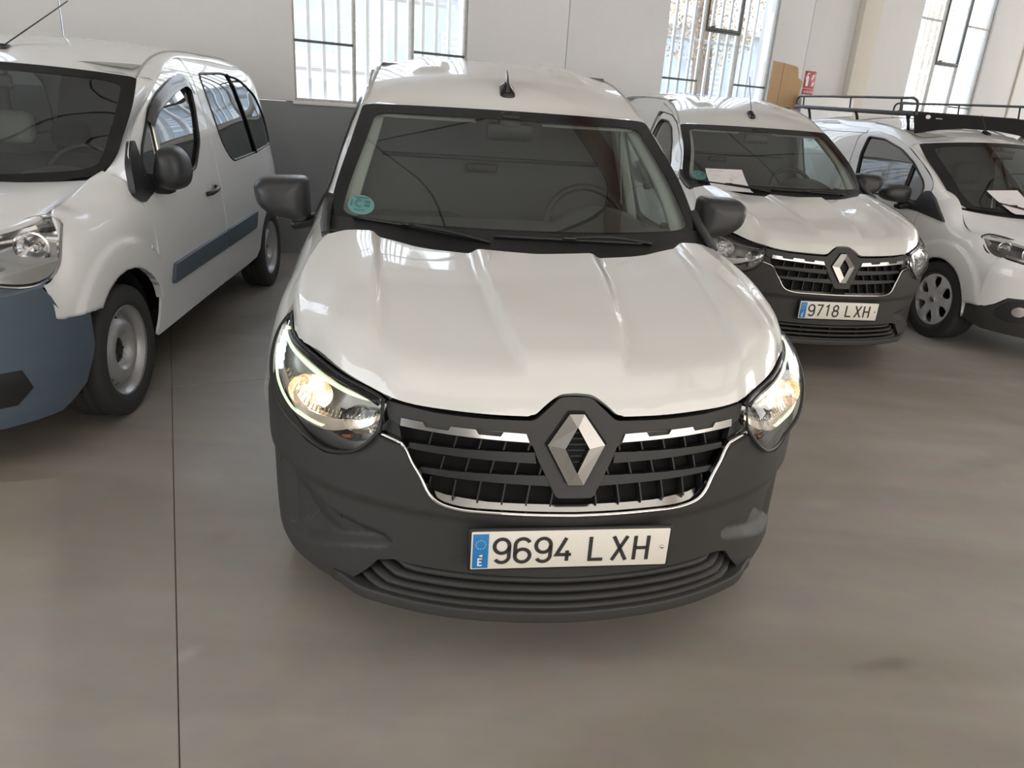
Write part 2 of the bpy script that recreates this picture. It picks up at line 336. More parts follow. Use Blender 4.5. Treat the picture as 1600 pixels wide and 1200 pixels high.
# ------------------------------------------------------------------ the hall
def wallm(w): return lambda a, b: np.array([tuple(wall_pt(u, w, z)) for u, z in zip(np.atleast_1d(a), np.atleast_1d(b))])
def wbox(name, u0, u1, w0, w1, z0, z1, m, parent=None, bev=0.):
    """box in wall coordinates; its origin stays at the world origin"""
    o = boxm(name, (0, 0, 0), (u1 - u0, w1 - w0, z1 - z0), m, parent, bev)
    o.location = wall_pt((u0 + u1) / 2, (w0 + w1) / 2, (z0 + z1) / 2); o.rotation_euler = (0, 0, WYAW); return o
def noise_mat(name, c1, c2, scale, rough, r2=None, bump=.15, dist=1.5, detail=6, spec=.5, mul=.18):
    m = bpy.data.materials.new(name); m.use_nodes = True; nt = m.node_tree; b = nt.nodes['Principled BSDF']; b.inputs['Specular IOR Level'].default_value = spec
    g = nt.nodes.new('ShaderNodeNewGeometry'); n1 = nt.nodes.new('ShaderNodeTexNoise'); n1.inputs['Scale'].default_value = scale; n1.inputs['Detail'].default_value = detail; n1.inputs['Distortion'].default_value = dist
    nt.links.new(g.outputs['Position'], n1.inputs['Vector']); r = nt.nodes.new('ShaderNodeValToRGB'); nt.links.new(n1.outputs['Fac'], r.inputs[0])
    r.color_ramp.elements[0].position = .3; r.color_ramp.elements[1].position = .7; r.color_ramp.elements[0].color = (*c1, 1); r.color_ramp.elements[1].color = (*c2, 1)
    n2 = nt.nodes.new('ShaderNodeTexNoise'); n2.inputs['Scale'].default_value = scale * 22; n2.inputs['Detail'].default_value = 3; nt.links.new(g.outputs['Position'], n2.inputs['Vector'])
    mx = nt.nodes.new('ShaderNodeMix'); mx.data_type = 'RGBA'; mx.blend_type = 'MULTIPLY'; mx.inputs[0].default_value = mul
    nt.links.new(r.outputs[0], mx.inputs[6]); nt.links.new(n2.outputs['Color'], mx.inputs[7]); nt.links.new(mx.outputs[2], b.inputs['Base Color'])
    if name == 'polished_concrete':                         # mop streaks and a few oil stains in the slab
        mp = nt.nodes.new('ShaderNodeMapping'); mp.inputs['Rotation'].default_value = (0, 0, .5); mp.inputs['Scale'].default_value = (.5, 3.2, 1); nt.links.new(g.outputs['Position'], mp.inputs[0])
        n3 = nt.nodes.new('ShaderNodeTexNoise'); n3.inputs['Scale'].default_value = 1.3; n3.inputs['Detail'].default_value = 5; n3.inputs['Distortion'].default_value = .8; nt.links.new(mp.outputs[0], n3.inputs[0])
        r3 = nt.nodes.new('ShaderNodeMapRange'); r3.inputs[1].default_value = .3; r3.inputs[2].default_value = .7; r3.inputs[3].default_value = .90; r3.inputs[4].default_value = 1.06; nt.links.new(n3.outputs['Fac'], r3.inputs[0]); last = r3.outputs[0]
        for x_, y_, rz_, sx_, sy_, k_ in ((1.17, 1.77, .25, .12, .035, .72), (.33, 1.20, .4, .10, .05, .85), (2.4, 3.3, .5, .5, .08, .86), (-1.0, 2.2, 1.2, .09, .05, .90), (-.86, 1.62, 1.1, .05, .03, 1.2), (1.35, 2.75, .3, .12, .05, 1.12)):
            m2 = nt.nodes.new('ShaderNodeMapping'); m2.vector_type = 'TEXTURE'; m2.inputs['Location'].default_value = (x_, y_, 0); m2.inputs['Rotation'].default_value = (0, 0, rz_); m2.inputs['Scale'].default_value = (sx_, sy_, 1); nt.links.new(g.outputs['Position'], m2.inputs[0])
            ln = nt.nodes.new('ShaderNodeVectorMath'); ln.operation = 'LENGTH'; nt.links.new(m2.outputs[0], ln.inputs[0])
            ad = nt.nodes.new('ShaderNodeMath'); ad.operation = 'ADD'; nt.links.new(ln.outputs['Value'], ad.inputs[0]); nt.links.new(n2.outputs['Fac'], ad.inputs[1])
            q = nt.nodes.new('ShaderNodeMapRange'); q.interpolation_type = 'SMOOTHSTEP'; q.inputs[1].default_value = .6; q.inputs[2].default_value = 1.7; q.inputs[3].default_value = k_; q.inputs[4].default_value = 1; nt.links.new(ad.outputs[0], q.inputs[0])
            mu = nt.nodes.new('ShaderNodeMath'); mu.operation = 'MULTIPLY'; nt.links.new(last, mu.inputs[0]); nt.links.new(q.outputs[0], mu.inputs[1]); last = mu.outputs[0]
        vm = nt.nodes.new('ShaderNodeVectorMath'); vm.operation = 'SCALE'; nt.links.new(mx.outputs[2], vm.inputs[0]); nt.links.new(last, vm.inputs['Scale']); nt.links.new(vm.outputs[0], b.inputs['Base Color'])
    mr = nt.nodes.new('ShaderNodeMapRange'); nt.links.new(n1.outputs['Fac'], mr.inputs[0]); mr.inputs[3].default_value = rough; mr.inputs[4].default_value = rough if r2 is None else r2; nt.links.new(mr.outputs[0], b.inputs['Roughness'])
    bp = nt.nodes.new('ShaderNodeBump'); bp.inputs['Strength'].default_value = bump; bp.inputs['Distance'].default_value = .002; nt.links.new(n2.outputs['Fac'], bp.inputs['Height']); nt.links.new(bp.outputs[0], b.inputs['Normal'])
    MATS[name] = m; return m
M_floor = noise_mat('polished_concrete', (.285, .245, .198), (.46, .43, .395), .38, .30, .42, .05)
M_joint = mat('joint_dust', (.10, .092, .084), .9)
M_wallw = noise_mat('white_plaster', (.76, .755, .75), (.80, .795, .79), .6, .8, bump=.04, mul=.05)
M_dado = noise_mat('grey_dado_paint', (.205, .215, .225), (.235, .245, .255), 1.2, .55, bump=.05, mul=.06)
M_ceil = noise_mat('ceiling_sheet', (.60, .59, .57), (.68, .67, .65), .5, .8)
M_seam = mat('dark_seam', (.08, .08, .08), .8)
M_beam = mat('red_oxide_steel', (.22, .085, .04), .55)
M_frame = mat('worn_window_frame', (.52, .50, .44), .55, var=.35, scale=30, bump=.3)
M_framed = mat('dark_window_frame', (.10, .10, .09), .5, var=.5, scale=30)
M_bar = mat('white_painted_bar', (.82, .82, .82), .5)
M_cream = mat('cream_plaster', (.74, .70, .62), .8)
M_card = mat('cardboard', (.50, .33, .18), .85, var=.05, scale=6)
M_red = mat('sign_red', (.42, .015, .02), .4)
M_facade = noise_mat('pale_render', (.30, .33, .38), (.40, .43, .47), .4, .9)
M_out = noise_mat('yard_concrete', (.40, .39, .37), (.5, .49, .47), .5, .9)
M_leaf = mat('foliage', (.20, .21, .10), .8, var=.3, scale=8)
M_leafb = mat('dry_foliage', (.34, .24, .14), .8, var=.3, scale=8)
M_bark = mat('bark', (.12, .09, .07), .9)
M_lblue = mat('pale_blue_paint', (.25, .38, .62), .4)

U0, U1, WB, ZC = -9.5, 17.5, -14.0, 5.6
WINS = [(-4.25, -2.45), (.20, 1.99), (4.60, 6.40), (9.27, 11.07), (13.7, 15.5)]; ZS, ZT = 1.45, 4.80
# floor: slabs with open joints on a dusty bed, aligned a few degrees off the wall
FA = rad(25.2); FP = Vector((-1.80, 3.565, 0)); FX = Vector((math.cos(FA), math.sin(FA), 0)); FY = Vector((-math.sin(FA), math.cos(FA), 0))
fl = struct(wbox('floor', U0, U1, WB, .3, -.25, -.006, M_joint))
def slab(a0, a1, b0, b1):
    g = .0014; P = [FP + FX * a + FY * b for a, b in ((a0 + g, b0 + g), (a1 - g, b0 + g), (a1 - g, b1 - g), (a0 + g, b1 - g))]; c = sum((tuple(p) for p in P), ()); V = []
    for z, i in ((-.02, 0), (-.002, 0), (0, .003)):
        for q in P:
            ctr = FP + FX * ((a0 + a1) / 2) + FY * ((b0 + b1) / 2); d = (ctr - q).normalized() * i; V.append((q.x + d.x, q.y + d.y, z))
    F = [(8, 9, 10, 11)] + [(k * 4 + j, k * 4 + (j + 1) % 4, k * 4 + 4 + (j + 1) % 4, k * 4 + 4 + j) for k in (0, 1) for j in range(4)]
    o = ob('slab', V, F, M_floor, None, False); o.parent = fl; o.matrix_parent_inverse = fl.matrix_world.inverted(); return o
bpy.context.view_layer.update(); fl.matrix_world = Matrix.LocRotScale(fl.location, fl.rotation_euler, None)
AX = [-10.2, -5.1, 0, 5.1, 10.2, 15.3, 20.4]; BY = [-18, -12.4, -6.2, 0, 6.2, 12.4]
for i in range(len(AX) - 1):
    for j in range(len(BY) - 1):
        cc = FP + FX * ((AX[i] + AX[i + 1]) / 2) + FY * ((BY[j] + BY[j + 1]) / 2) - WP0; u, w = cc.dot(WU), cc.dot(WN)
        if U0 < u < U1 and WB < w < 0.0: slab(AX[i], AX[i + 1], BY[j], BY[j + 1])
# outer ground
og = struct(wbox('ground', -40, 45, .3, 60, -.3, -.02, M_out))
# back wall: one panel per bay under, over and between the windows, lower part painted grey
wb = struct(ob('wall_back', [tuple(wall_pt(u, w, z)) for u, w, z in ((U0, .16, 0), (U1, .16, 0), (U1, .16, ZS - .03), (U0, .16, ZS - .03), (U0, .30, 0), (U1, .30, 0), (U1, .30, ZS - .03), (U0, .30, ZS - .03))], [(0, 1, 2, 3), (7, 6, 5, 4), (3, 2, 6, 7), (0, 4, 5, 1)], M_wallw, None, False))
def wpiece(name, *a, m=M_wallw, bev=.006): return wbox(name, *a, m, wb, bev)
edges = [U0] + [q for w in WINS for q in w] + [U1]
for k in range(0, len(edges) - 1, 1):
    a, b = edges[k], edges[k + 1]
    if k % 2 == 0:
        mid = [a] + [s for s in (-1.65, 3.2, 7.0) if a < s < b] + [b]
        for s, t in zip(mid[:-1], mid[1:]): wpiece('panel', s + .004, t - .004, 0, .30, 1.44, ZC)
    else: wpiece('panel', a, b, 0, .30, ZT, ZC)
dd = [U0, -6.0, -1.65, 3.2, 7.0, 12.0, U1]
for s, t in zip(dd[:-1], dd[1:]): wpiece('dado_panel', s + .004, t - .004, 0, .155, 0, 1.437, m=M_dado)
for a, b in WINS: wpiece('sill', a - .03, b + .03, -.02, .30, ZS - .035, ZS)
struct(wbox('wall_left', U0 - .3, U0, WB, .3, 0, ZC, M_wallw)); struct(wbox('wall_right', U1, U1 + .3, WB, .3, 0, ZC, M_wallw))
struct(wbox('wall_front', U0, U1, WB - .3, WB, 0, ZC, M_wallw))
ce = struct(wbox('ceiling', U0, U1, WB, .3, ZC + .04, ZC + .3, M_seam))
for i in range(9):
    for j in range(6):
        a = U0 + i * 3.0; b = WB + j * 2.37; o = wbox('ceiling_sheet', a + .02, a + 2.98, b + .02, b + 2.35, ZC, ZC + .05, M_ceil, ce, .008)
        o.matrix_parent_inverse = Matrix.Identity(4); q = wall_pt(a + 1.5, b + 1.185, ZC + .025) - wall_pt((U0 + U1) / 2, (WB + .3) / 2, ZC + .17)
        o.location = (q.dot(WU), q.dot(WN), q.z); o.rotation_euler = (0, 0, 0)
for i, u in enumerate((-5.0, 2.6, 7.9, 12.4)): 
    o = wbox('beam', u - .10, u + .10, WB, 0, ZC - .34, ZC - .02, M_beam, None, .01); struct(o); o.name = 'trim_%d' % (i + 1)
struct(wbox('trim_5', 7.86, 8.24, -.10, 0, 0, ZC, M_cream, None, .012))
struct(wbox('trim_6', 12.06, 12.10, -.03, 0, 0, ZC, M_cream, None, .008))
# windows: three lights wide, staggered transoms, opening sash in the middle light, security bars outside
def window(n, a, b):
    root = bpy.data.objects.new('window_%d' % n, None); COL.objects.link(root); root['kind'] = 'structure'
    c = (a + b) / 2; root.location = wall_pt(c, .06, ZS); root.rotation_euler = (0, 0, WYAW); L = (b - a) / 2; H = ZT - ZS
    def pc(name, x0, x1, z0, z1, m, y0=-.02, y1=.02, bev=.003, par=root): return boxm(name, ((x0 + x1) / 2, (y0 + y1) / 2, (z0 + z1) / 2), (x1 - x0, y1 - y0, z1 - z0), m, par, bev)
    for x in (-L, L - .025): pc('jamb', x, x + .025, 0, H, M_frame)
    pc('head', -L, L, H - .03, H, M_frame); pc('bottom_rail', -L, L, 0, .025, M_frame)
    xs = [-L, -.30, .30, L]
    for x in xs[1:3]: pc('mullion', x - .014, x + .014, 0, H, M_frame)
    for k in range(3):
        x0, x1 = xs[k], xs[k + 1]; tr = [.53, 1.69, 2.85] if k != 1 else [1.11, 2.27]
        zz = [0] + tr + [H]
        for t in tr: pc('transom', x0 + .014, x1 - .014, t - .011, t + .011, M_framed if k == 1 or t < .6 else M_frame, -.024, .016)
        for z0, z1 in zip(zz[:-1], zz[1:]): pc('pane', x0 + .014, x1 - .014, z0 + .011, z1 - .011, M_pane, .004, .008, 0)
        if k == 1:
            for x in (x0 + .014, x1 - .034): pc('sash_stile', x, x + .02, 1.11, 2.27, M_framed, -.034, .0)
            pc('sash_rail', x0 + .03, x1 - .03, 1.122, 1.15, M_framed, -.034, .0)
            pc('stay', x0 + .10, x0 + .14, 1.15, 1.165, M_framed, -.05, -.0)
        for j in range(4):
            x = x0 + .075 + j * .15; pc('security_bar', x - .017, x + .017, -.05, H, M_bar, .262, .292)
    for z in (.30, 1.02, 2.0): pc('grille_crossbar', -L, L, z - .02, z + .02, M_bar, .292, .298)
    return root
for i, (a, b) in enumerate(WINS): window(i + 1, a, b)
# yard outside: neighbouring building, trees, parked vehicles
bl = thing('building', 'pale rendered building across the yard, seen through the barred windows', 'building', tuple(wall_pt(20, 13, 0)), WYAW)
boxm('wall', (0, 4, 2.2), (66, 8, 4.4), M_facade, bl); boxm('roof', (0, 4, 4.5), (66.6, 8.6, .24), M_out, bl, .05)
for k in range(16):
    w = boxm('shutter', (-24 + 3 * k, -.03, 2.6), (1.4, .08, 1.6), M_bar, bl, .01)
    for j in range(9): boxm('slat', (-24 + 3 * k, -.085, 1.92 + j * .17), (1.34, .03, .11), M_facade, w)
def tree(u, w, h, r, m, label, seed):
    R = random.Random(seed); t = thing('tree', label, 'tree', tuple(wall_pt(u, w, -.02)), 0)
    tube('trunk', [(0, 0, 0), (.05, .02, h * .3), (-.04, .05, h * .6), (.02, 0, h * .9)], .24, M_bark, t, 10)
    V = []; F = []
    for k in range(4200):
        a, b = R.uniform(0, 2 * PI), math.acos(R.uniform(-1, 1)); q = r * R.random() ** .4; c = np.array((q * math.sin(b) * math.cos(a), q * math.sin(b) * math.sin(a), h * .68 + q * 1.2 * math.cos(b)))
        d = np.array([R.gauss(0, 1) for _ in range(3)]); d /= np.linalg.norm(d); e = np.cross(d, (R.gauss(0, 1), R.gauss(0, 1), 1)); e /= np.linalg.norm(e); s = R.uniform(.03, .065); i = len(V)
        V += [c - d * s, c + e * s * .5, c + d * s, c - e * s * .5]; F.append((i, i + 1, i + 2, i + 3))
    f = ob('foliage', V, F, m, t, False); f['kind'] = 'stuff'
tree(12.0, 7.6, 7.0, 1.7, M_leafb, 'brownish tree in the yard behind the window beside the cardboard sheet', 3)
tree(18.6, 6.0, 7.2, 1.8, M_leaf, 'green tree in the yard behind the window above the roof rack', 5)
def yard_van(u, w, rz, m, label):
    t = thing('parked_van', label, 'van', tuple(wall_pt(u, w, -.02)), WYAW + rz)
    P = [(-2.1, .35), (-2.1, 1.15), (-1.95, 1.95), (-1.4, 2.05), (1.0, 2.03), (1.35, 1.9), (1.75, 1.25), (2.2, 1.08), (2.35, .8), (2.35, .35)]; P = rounded(P, .12, 4)
    gridmesh('body', [[(x, y * (1 if z < 1.2 else .9), z) for x, z in P] for y in (-.85, -.5, .5, .85)], m, t, True, False, True)
    boxm('side_window', (.75, -.86, 1.5), (.8, .05, .45), M_gloss, t, .03)
    for x in (-1.4, 1.5):
        for y in (-.8, .8): lathe('wheel', [(.0, -.09), (.3, -.09), (.33, -.05), (.33, .05), (.3, .09), (0, .09)], M_rubber, t, (x, y, .33), 24, 'X' if 0 else 'X').rotation_euler = (0, 0, 0)
yard_van(1.5, 3.2, 0, M_bar, 'white van parked outside the window behind the front van')
yard_van(9.9, 5.0, 0, M_lblue, 'pale blue van parked in the yard outside')
# things on and against the wall
def on_wall(name, label, cat, u, z, w=-.004): return thing(name, label, cat, tuple(wall_pt(u, w, z)), WYAW)
cb = on_wall('cardboard_sheet', 'brown cardboard sheet with a fold and a torn corner fixed beside the window', 'cardboard', 6.41, 1.70, -.006)
A = [(0, 0), (.17, 0), (.19, .60), (0, .61)]; B = [(.178, 0), (.53, 0), (.56, .22), (.59, .40), (.50, .44), (.49, .47), (.47, .55), (.44, .575), (.198, .60)]
for P in (A, B): prism('flap', P, lambda x, z: (x, -.012 - .02 * (x > .18) * (x - .18) - (.004 if x < .18 else 0), z), lambda x, z: (x, 0, z), M_card, cb)
sg = on_wall('fire_sign', 'red fire extinguisher sign in two plates on the white wall', 'sign', 7.155, 1.93)
boxm('upper_plate', (0, -.004, .205), (.205, .006, .215), M_red, sg, .002); lp = boxm('lower_plate', (0, -.004, .045), (.205, .006, .085), M_red, sg, .002)
def flat(P, y=-.0085): return [(x, y, z) for x, z in P]
pic = []
for P in ([(-.075, .12), (-.03, .12), (-.03, .235), (-.04, .25), (-.065, .25), (-.075, .235)], [(-.06, .255), (-.045, .255), (-.045, .275), (-.02, .28), (-.02, .29), (-.06, .29)], [(-.078, .20), (-.085, .20), (-.09, .25), (-.07, .28), (-.064, .275), (-.08, .25)],
          rounded([(.03, .12), (.075, .135), (.08, .175), (.06, .205), (.065, .17), (.045, .18), (.05, .15)], .008), rounded([(.02, .20), (.05, .21), (.085, .27), (.08, .29), (.06, .25), (.05, .28), (.03, .24)], .008)):
    pic.append((flat(P), [tuple(range(len(P)))]))
v, f = join_data(pic); ob('pictogram', v, f, M_wht, sg, False)
font_text('lettering', 'EXTINTOR', .038, M_wht, sg, Matrix.Translation((0, -.008, .045)) @ Matrix.Rotation(PI / 2, 4, 'X'))
wp = on_wall('white_panel', 'plain white panel leaning on the wall behind the ladder rack', 'panel', 7.38, 0, -.30)
boxm('sheet', (0, 0, .97), (1.05, .02, 1.94), M_wht, wp, .004, rot('X', -7)); boxm('foot_batten', (0, -.0, .03), (1.05, .05, .05), M_frame, wp, .005)
# ------------------------------------------------------------------ parts shared by all vans
def arch(cy, cz, R, a0, a1, n=18): return [(cy + R * math.cos(rad(a0 + (a1 - a0) * k / n)), cz + R * math.sin(rad(a0 + (a1 - a0) * k / n))) for k in range(n + 1)]
TYRE = [(.205, -.085), (.245, -.098), (.285, -.098), (.304, -.088), (.3085, -.07), (.302, -.062), (.302, -.056), (.3085, -.05), (.3085, -.02), (.302, -.016), (.302, -.010), (.3085, -.004), (.3085, .02),
        (.302, .024), (.302, .030), (.3085, .036), (.3085, .07), (.304, .088), (.285, .098), (.245, .098), (.232, .100), (.228, .095), (.205, .085)]
def wheel(parent, x, y, kind, z=.308):
    s = 1 if x > 0 else -1; c = (x, y, z); sc = z / .3085
    t = lathe('wheel', [(r * sc, h * s) for r, h in TYRE], M_rubber, parent, c, 64)
    lathe('rim_barrel', [(.207, -.080 * s), (.212, -.088 * s), (.200, -.075 * s), (.180, -.02 * s), (.176, .03 * s), (.196, .072 * s), (.205, .082 * s), (.211, .091 * s), (.213, .088 * s), (.208, .08 * s)], M_steel, t, c, 56)
    def dish(prof):
        cs = CS([p[0] for p in prof], [p[1] for p in prof]); 
        return lambda a, b: np.stack([x + s * cs(np.hypot(a, b)), y + a, z + b], -1)
    circle = lambda r, n=48: [(r * math.cos(2 * PI * k / n), r * math.sin(2 * PI * k / n)) for k in range(n)]
    if kind == 'steel':
        f = dish([(0, .030), (.05, .034), (.066, .038), (.085, .066), (.105, .080), (.135, .072), (.160, .050), (.178, .034), (.2, .03)])
        holes = []
        for k in range(16):
            a = 2 * PI * k / 16; u = np.array((math.cos(a), math.sin(a))); w = np.array((-u[1], u[0]))
            holes.append([u * (.163 + .010 * math.sin(2 * PI * j / 12)) + w * .018 * math.cos(2 * PI * j / 12) for j in range(12)])
        patch('wheel_disc', circle(.18), f, M_steel, t, holes, res=.014, lip=.01, out=(s, 0, 0))
        lathe('hub_cap', [(0, .048 * s), (.03, .047 * s), (.05, .045 * s), (.060, .040 * s), (.064, .03 * s)], M_black, t, c, 32)
        for k in range(5):
            a = 2 * PI * k / 5; boxm('wheel_bolt', (x + s * .045, y + .038 * math.cos(a), z + .038 * math.sin(a)), (.016, .014, .014), M_black, t, .004)
    else:
        f = dish([(0, .092), (.03, .092), (.06, .088), (.1, .092), (.15, .093), (.185, .088), (.205, .082), (.215, .075)])
        holes = []
        for k in range(6):
            a = 2 * PI * (k + .5) / 6; u = np.array((math.cos(a), math.sin(a))); w = np.array((-u[1], u[0]))
            holes.append(rounded([u * .080 - w * .012, u * .080 + w * .012, u * .135 + w * .046, u * .176 + w * .042, u * .186, u * .176 - w * .042, u * .135 - w * .046], .012, 3))
        patch('wheel_cover', circle(.212, 60), f, M_hubcap, t, holes, res=.012, lip=.022, out=(s, 0, 0), lipr=.004)
        lathe('cover_badge', [(0, .099 * s), (.022, .098 * s), (.026, .095 * s), (.027, .088 * s)], M_satin, t, c, 24)
        lathe('brake_disc', [(.02, .03 * s), (.10, .03 * s), (.135, .028 * s), (.135, .01 * s)], M_void, t, c, 24)
        lathe('dark_well', [(.0, .012 * s), (.18, .012 * s)], M_void, t, c, 24)
    return t
def steering_wheel(parent, c, tilt, r=.185):
    a = rad(tilt); P = [(c[0] + r * math.cos(2 * PI * k / 40), c[1] + r * math.sin(2 * PI * k / 40) * math.sin(a), c[2] + r * math.sin(2 * PI * k / 40) * math.cos(a)) for k in range(40)]
    s = tube('steering_wheel', P, .016, M_black, parent, 8, closed=True)
    boxm('horn_pad', c, (.17, .05, .11), M_black, s, .02, rot('X', -tilt))
    for q in (-1, 1): boxm('spoke', (c[0] + q * .12, c[1], c[2]), (.12, .02, .03), M_black, s, .008, rot('X', -tilt))
    boxm('column', (c[0], c[1] - .16, c[2] - .10), (.08, .32, .08), M_black, s, .02, rot('X', 25))
def seat(parent, x, y, z0=.50, mh=True, top=1.08):
    s = boxm('seat', (x, y, z0), (.5, .5, .16), M_seat, parent, .05)
    boxm('backrest', (x, y + .30, (z0 + top) / 2), (.46, .14, top - z0), M_seat, s, .055, rot('X', -12))
    if mh: boxm('headrest', (x, y + .40, top + .12), (.26, .10, .17), M_seat, s, .045, rot('X', -8))
def mirror(parent, outline, y0, depth, arm, m=M_mirror, rings=((.0, 1.0), (.35, .985), (.65, .93), (.85, .80), (.96, .58), (1.0, .30)), mir=True, tilt=0.):
    """door mirror: rounded shell closed towards the front, glass behind, arm to the door"""
    P = np.asarray(outline, float); c = P.mean(0); G = []
    for t, k in ((-.18, .93), (-.12, 1.0)) + rings:
        q = c + (P - c) * k; G.append(np.stack([q[:, 0], np.full(len(q), y0) - depth * t + tilt * (q[:, 0] - c[0]), q[:, 1]], -1))
    V = np.concatenate(G); n = len(P); r = len(G); F = [(i * n + j, i * n + (j + 1) % n, (i + 1) * n + (j + 1) % n, (i + 1) * n + j) for i in range(r - 1) for j in range(n)] + [tuple(range((r - 1) * n, r * n))]
    for s in ((1, -1) if mir else (1,)):
        W_ = V * (s, 1, 1); sh = ob('mirror', W_, F if s < 0 else [q[::-1] for q in F], m, parent)
        g = c + (P - c) * .88; yb = y0 + depth * .15
        ob('mirror_glass', [(s * a, yb + tilt * (a - c[0]), b) for a, b in g], [tuple(range(n))], M_satin, sh, False)
        boxm('mirror_arm', tuple(np.array(arm[0]) * (s, 1, 1)), arm[1], M_black, sh, .022, rot('Y', s * arm[2]))
def numberplate(parent, name, text, y, z, tilt=0., x=0., w=.52, h=.11):
    b = boxm(name, (x, y, z), (w, .006, h), M_plate, parent, .008); lab(b, 'white number plate reading ' + text)
    yy = y - .0042
    boxm('plate_holder', (x, y + .006, z), (w + .014, .012, h + .014), M_black, b, .006)
    boxm('blue_band', (x - w / 2 + .024, y - .003, z), (.040, .003, h - .010), M_blue, b, .001)
    st = []
    for k in range(12):
        a = 2 * PI * k / 12; cx, cz = x - w / 2 + .024 + .0125 * math.cos(a), z + .020 + .0125 * math.sin(a)
        st.append(([(cx + (.0021 if j % 2 == 0 else .0009) * math.sin(PI * j / 5), yy - .001, cz + (.0021 if j % 2 == 0 else .0009) * math.cos(PI * j / 5)) for j in range(10)], [tuple(range(10))]))
    ob('ring_of_stars', *join_data(st), M_star, b, False)
    lettering('country_letter', 'E', lambda a, c_: (x - w / 2 + .0165 + a, yy - .001, z - .042 + c_), .022, .015, .02, .0038, M_wht, b)
    adv = {'*': .0535, ' ': .033, 'L': .0625, '1': .0535, 'X': .0575}
    lettering('plate_lettering', text, lambda a, c_: (x - w / 2 + .056 + a, yy, z - .0385 + c_), .077, .046, adv, .0098, M_ink, b)
    for dx in (-w / 2 + .026, w / 2 - .018): lathe('plate_screw', [(0, -.004), (.004, -.0035), (.0055, 0)], M_satin, b, (x + dx, yy, z - .002 + (.004 if dx > 0 else -.012)), 12, 'X').data.transform(Matrix.Translation((x + dx, yy, z)) @ Matrix.Rotation(PI / 2, 4, 'Z') @ Matrix.Translation((-x - dx, -yy, -z)))
    return b
def wiper(parent, P, blade_off, m=M_black):
    """arm P[0] (pivot) -> P[-1]; blade lies across its tip"""
    a = sweep('wiper', curve(P, 10), [(-.007, -.004), (.007, -.004), (.007, .005), (-.007, .005)], m, parent)
    b = np.asarray(blade_off, float); sweep('wiper_blade', curve(b, 12), [(-.007, -.005), (.007, -.005), (.004, .006), (-.004, .006)], m, a)
    c = b[len(b) // 2]; boxm('blade_clip', tuple(c + np.array((0, -.004, .006))), (.05, .018, .012), M_gloss, a, .004)

# ------------------------------------------------------------------ the front van and its twin: small panel van, diamond emblem
EX = {}
EX_Z = [.15, .3, .5, .65, .75, .83, .9, .96, 1.02, 1.08, 1.14, 1.22, 1.31, 1.40, 1.48, 1.55, 1.62, 1.68]
_b = np.array([.84, .862, .88, .885, .88, .862, .842, .822, .80, .78, .758, .73, .697, .668, .641, .612, .578, .54])
EX_S = Tab([.45, .6, .8, 1.05, 1.3, 1.6, 1.8, 2.0, 2.2, 2.4, 2.7, 3.1, 3.6, 3.9, 4.25, 4.36], EX_Z, [
    [.77, .79, .80, .808, .80, .775, .72, .66, .6, .55, .5, .46, .43, .4, .38, .36, .34, .32],
    [.80, .825, .842, .848, .834, .803, .745, .68, .62, .57, .52, .48, .45, .42, .4, .38, .36, .34],
    [.82, .845, .862, .868, .858, .835, .797, .735, .665, .6, .55, .5, .47, .44, .42, .4, .38, .36],
    [.83, .855, .872, .88, .87, .85, .82, .785, .732, .655, .6, .55, .51, .48, .46, .44, .42, .4],
    [.838, .86, .878, .884, .878, .86, .836, .81, .775, .733, .68, .62, .57, .54, .51, .48, .45, .42],
    [.84, .862, .88, .885, .88, .862, .842, .82, .797, .773, .747, .712, .672, .622, .565, .52, .47, .43],
    [.84, .862, .88, .885, .88, .862, .842, .822, .80, .779, .756, .726, .691, .656, .604, .55, .5, .45],
    [.84, .862, .88, .885, .88, .862, .842, .822, .80, .78, .758, .73, .697, .667, .633, .588, .54, .50],
    _b, _b, _b, _b, _b - .012, _b - .03, _b - .09, _b - .16])
def ex_side(y, z): return np.stack([EX_S(y, z), y, z], -1)
EX_PX = np.array([(0, .045), (.1, .05), (.2, .062), (.3, .083), (.4, .117), (.48, .155), (.56, .2), (.64, .262), (.71, .335), (.765, .41), (.805, .49), (.832, .58), (.85, .68), (.86, .80)])
_a = np.r_[0, np.cumsum(np.linalg.norm(np.diff(EX_PX, axis=0), axis=1))]; EX_A = _a; EX_P = CS(np.r_[-_a[:0:-1], _a], np.r_[mirx(EX_PX[:0:-1]), EX_PX])
def exa(x): return np.sign(x) * np.interp(np.abs(x), EX_PX[:, 0], EX_A)
def ex_plan(x): return EX_P(exa(np.asarray(x, float)))[..., 1]
POD = np.array([(.80, .555), (.79, .545), (.72, .485), (.64, .44), (.55, .425), (.48, .415), (.455, .395), (.48, .365), (.58, .335), (.66, .30), (.72, .27), (.80, .26)])
FOG = np.array([(.775, .45), (.735, .455), (.66, .40), (.60, .36), (.66, .315), (.72, .29), (.775, .29)])
def ex_bump(a, z):
    a = np.asarray(a, float); z = np.asarray(z, float); P = EX_P(a); n = EX_P(a + 1e-3) - EX_P(a - 1e-3); n /= np.linalg.norm(n, axis=-1)[..., None]; N = np.stack([-n[..., 1], n[..., 0]], -1)   # inward
    X = np.stack([np.abs(P[..., 0]), z], -1)
    def dep(Q, w): d = segdist(X, Q); return np.where(inside(X, Q), sst(d / w), 0)
    ins = .010 * sst((.515 - z) / .03) + .012 * sst((.24 - z) / .06) + .026 * dep(POD, .035) + .030 * dep(FOG, .09) + .004 * sst((z - .60) / .1)
    R = P + N * ins[..., None]; return np.stack([R[..., 0], R[..., 1], z], -1)
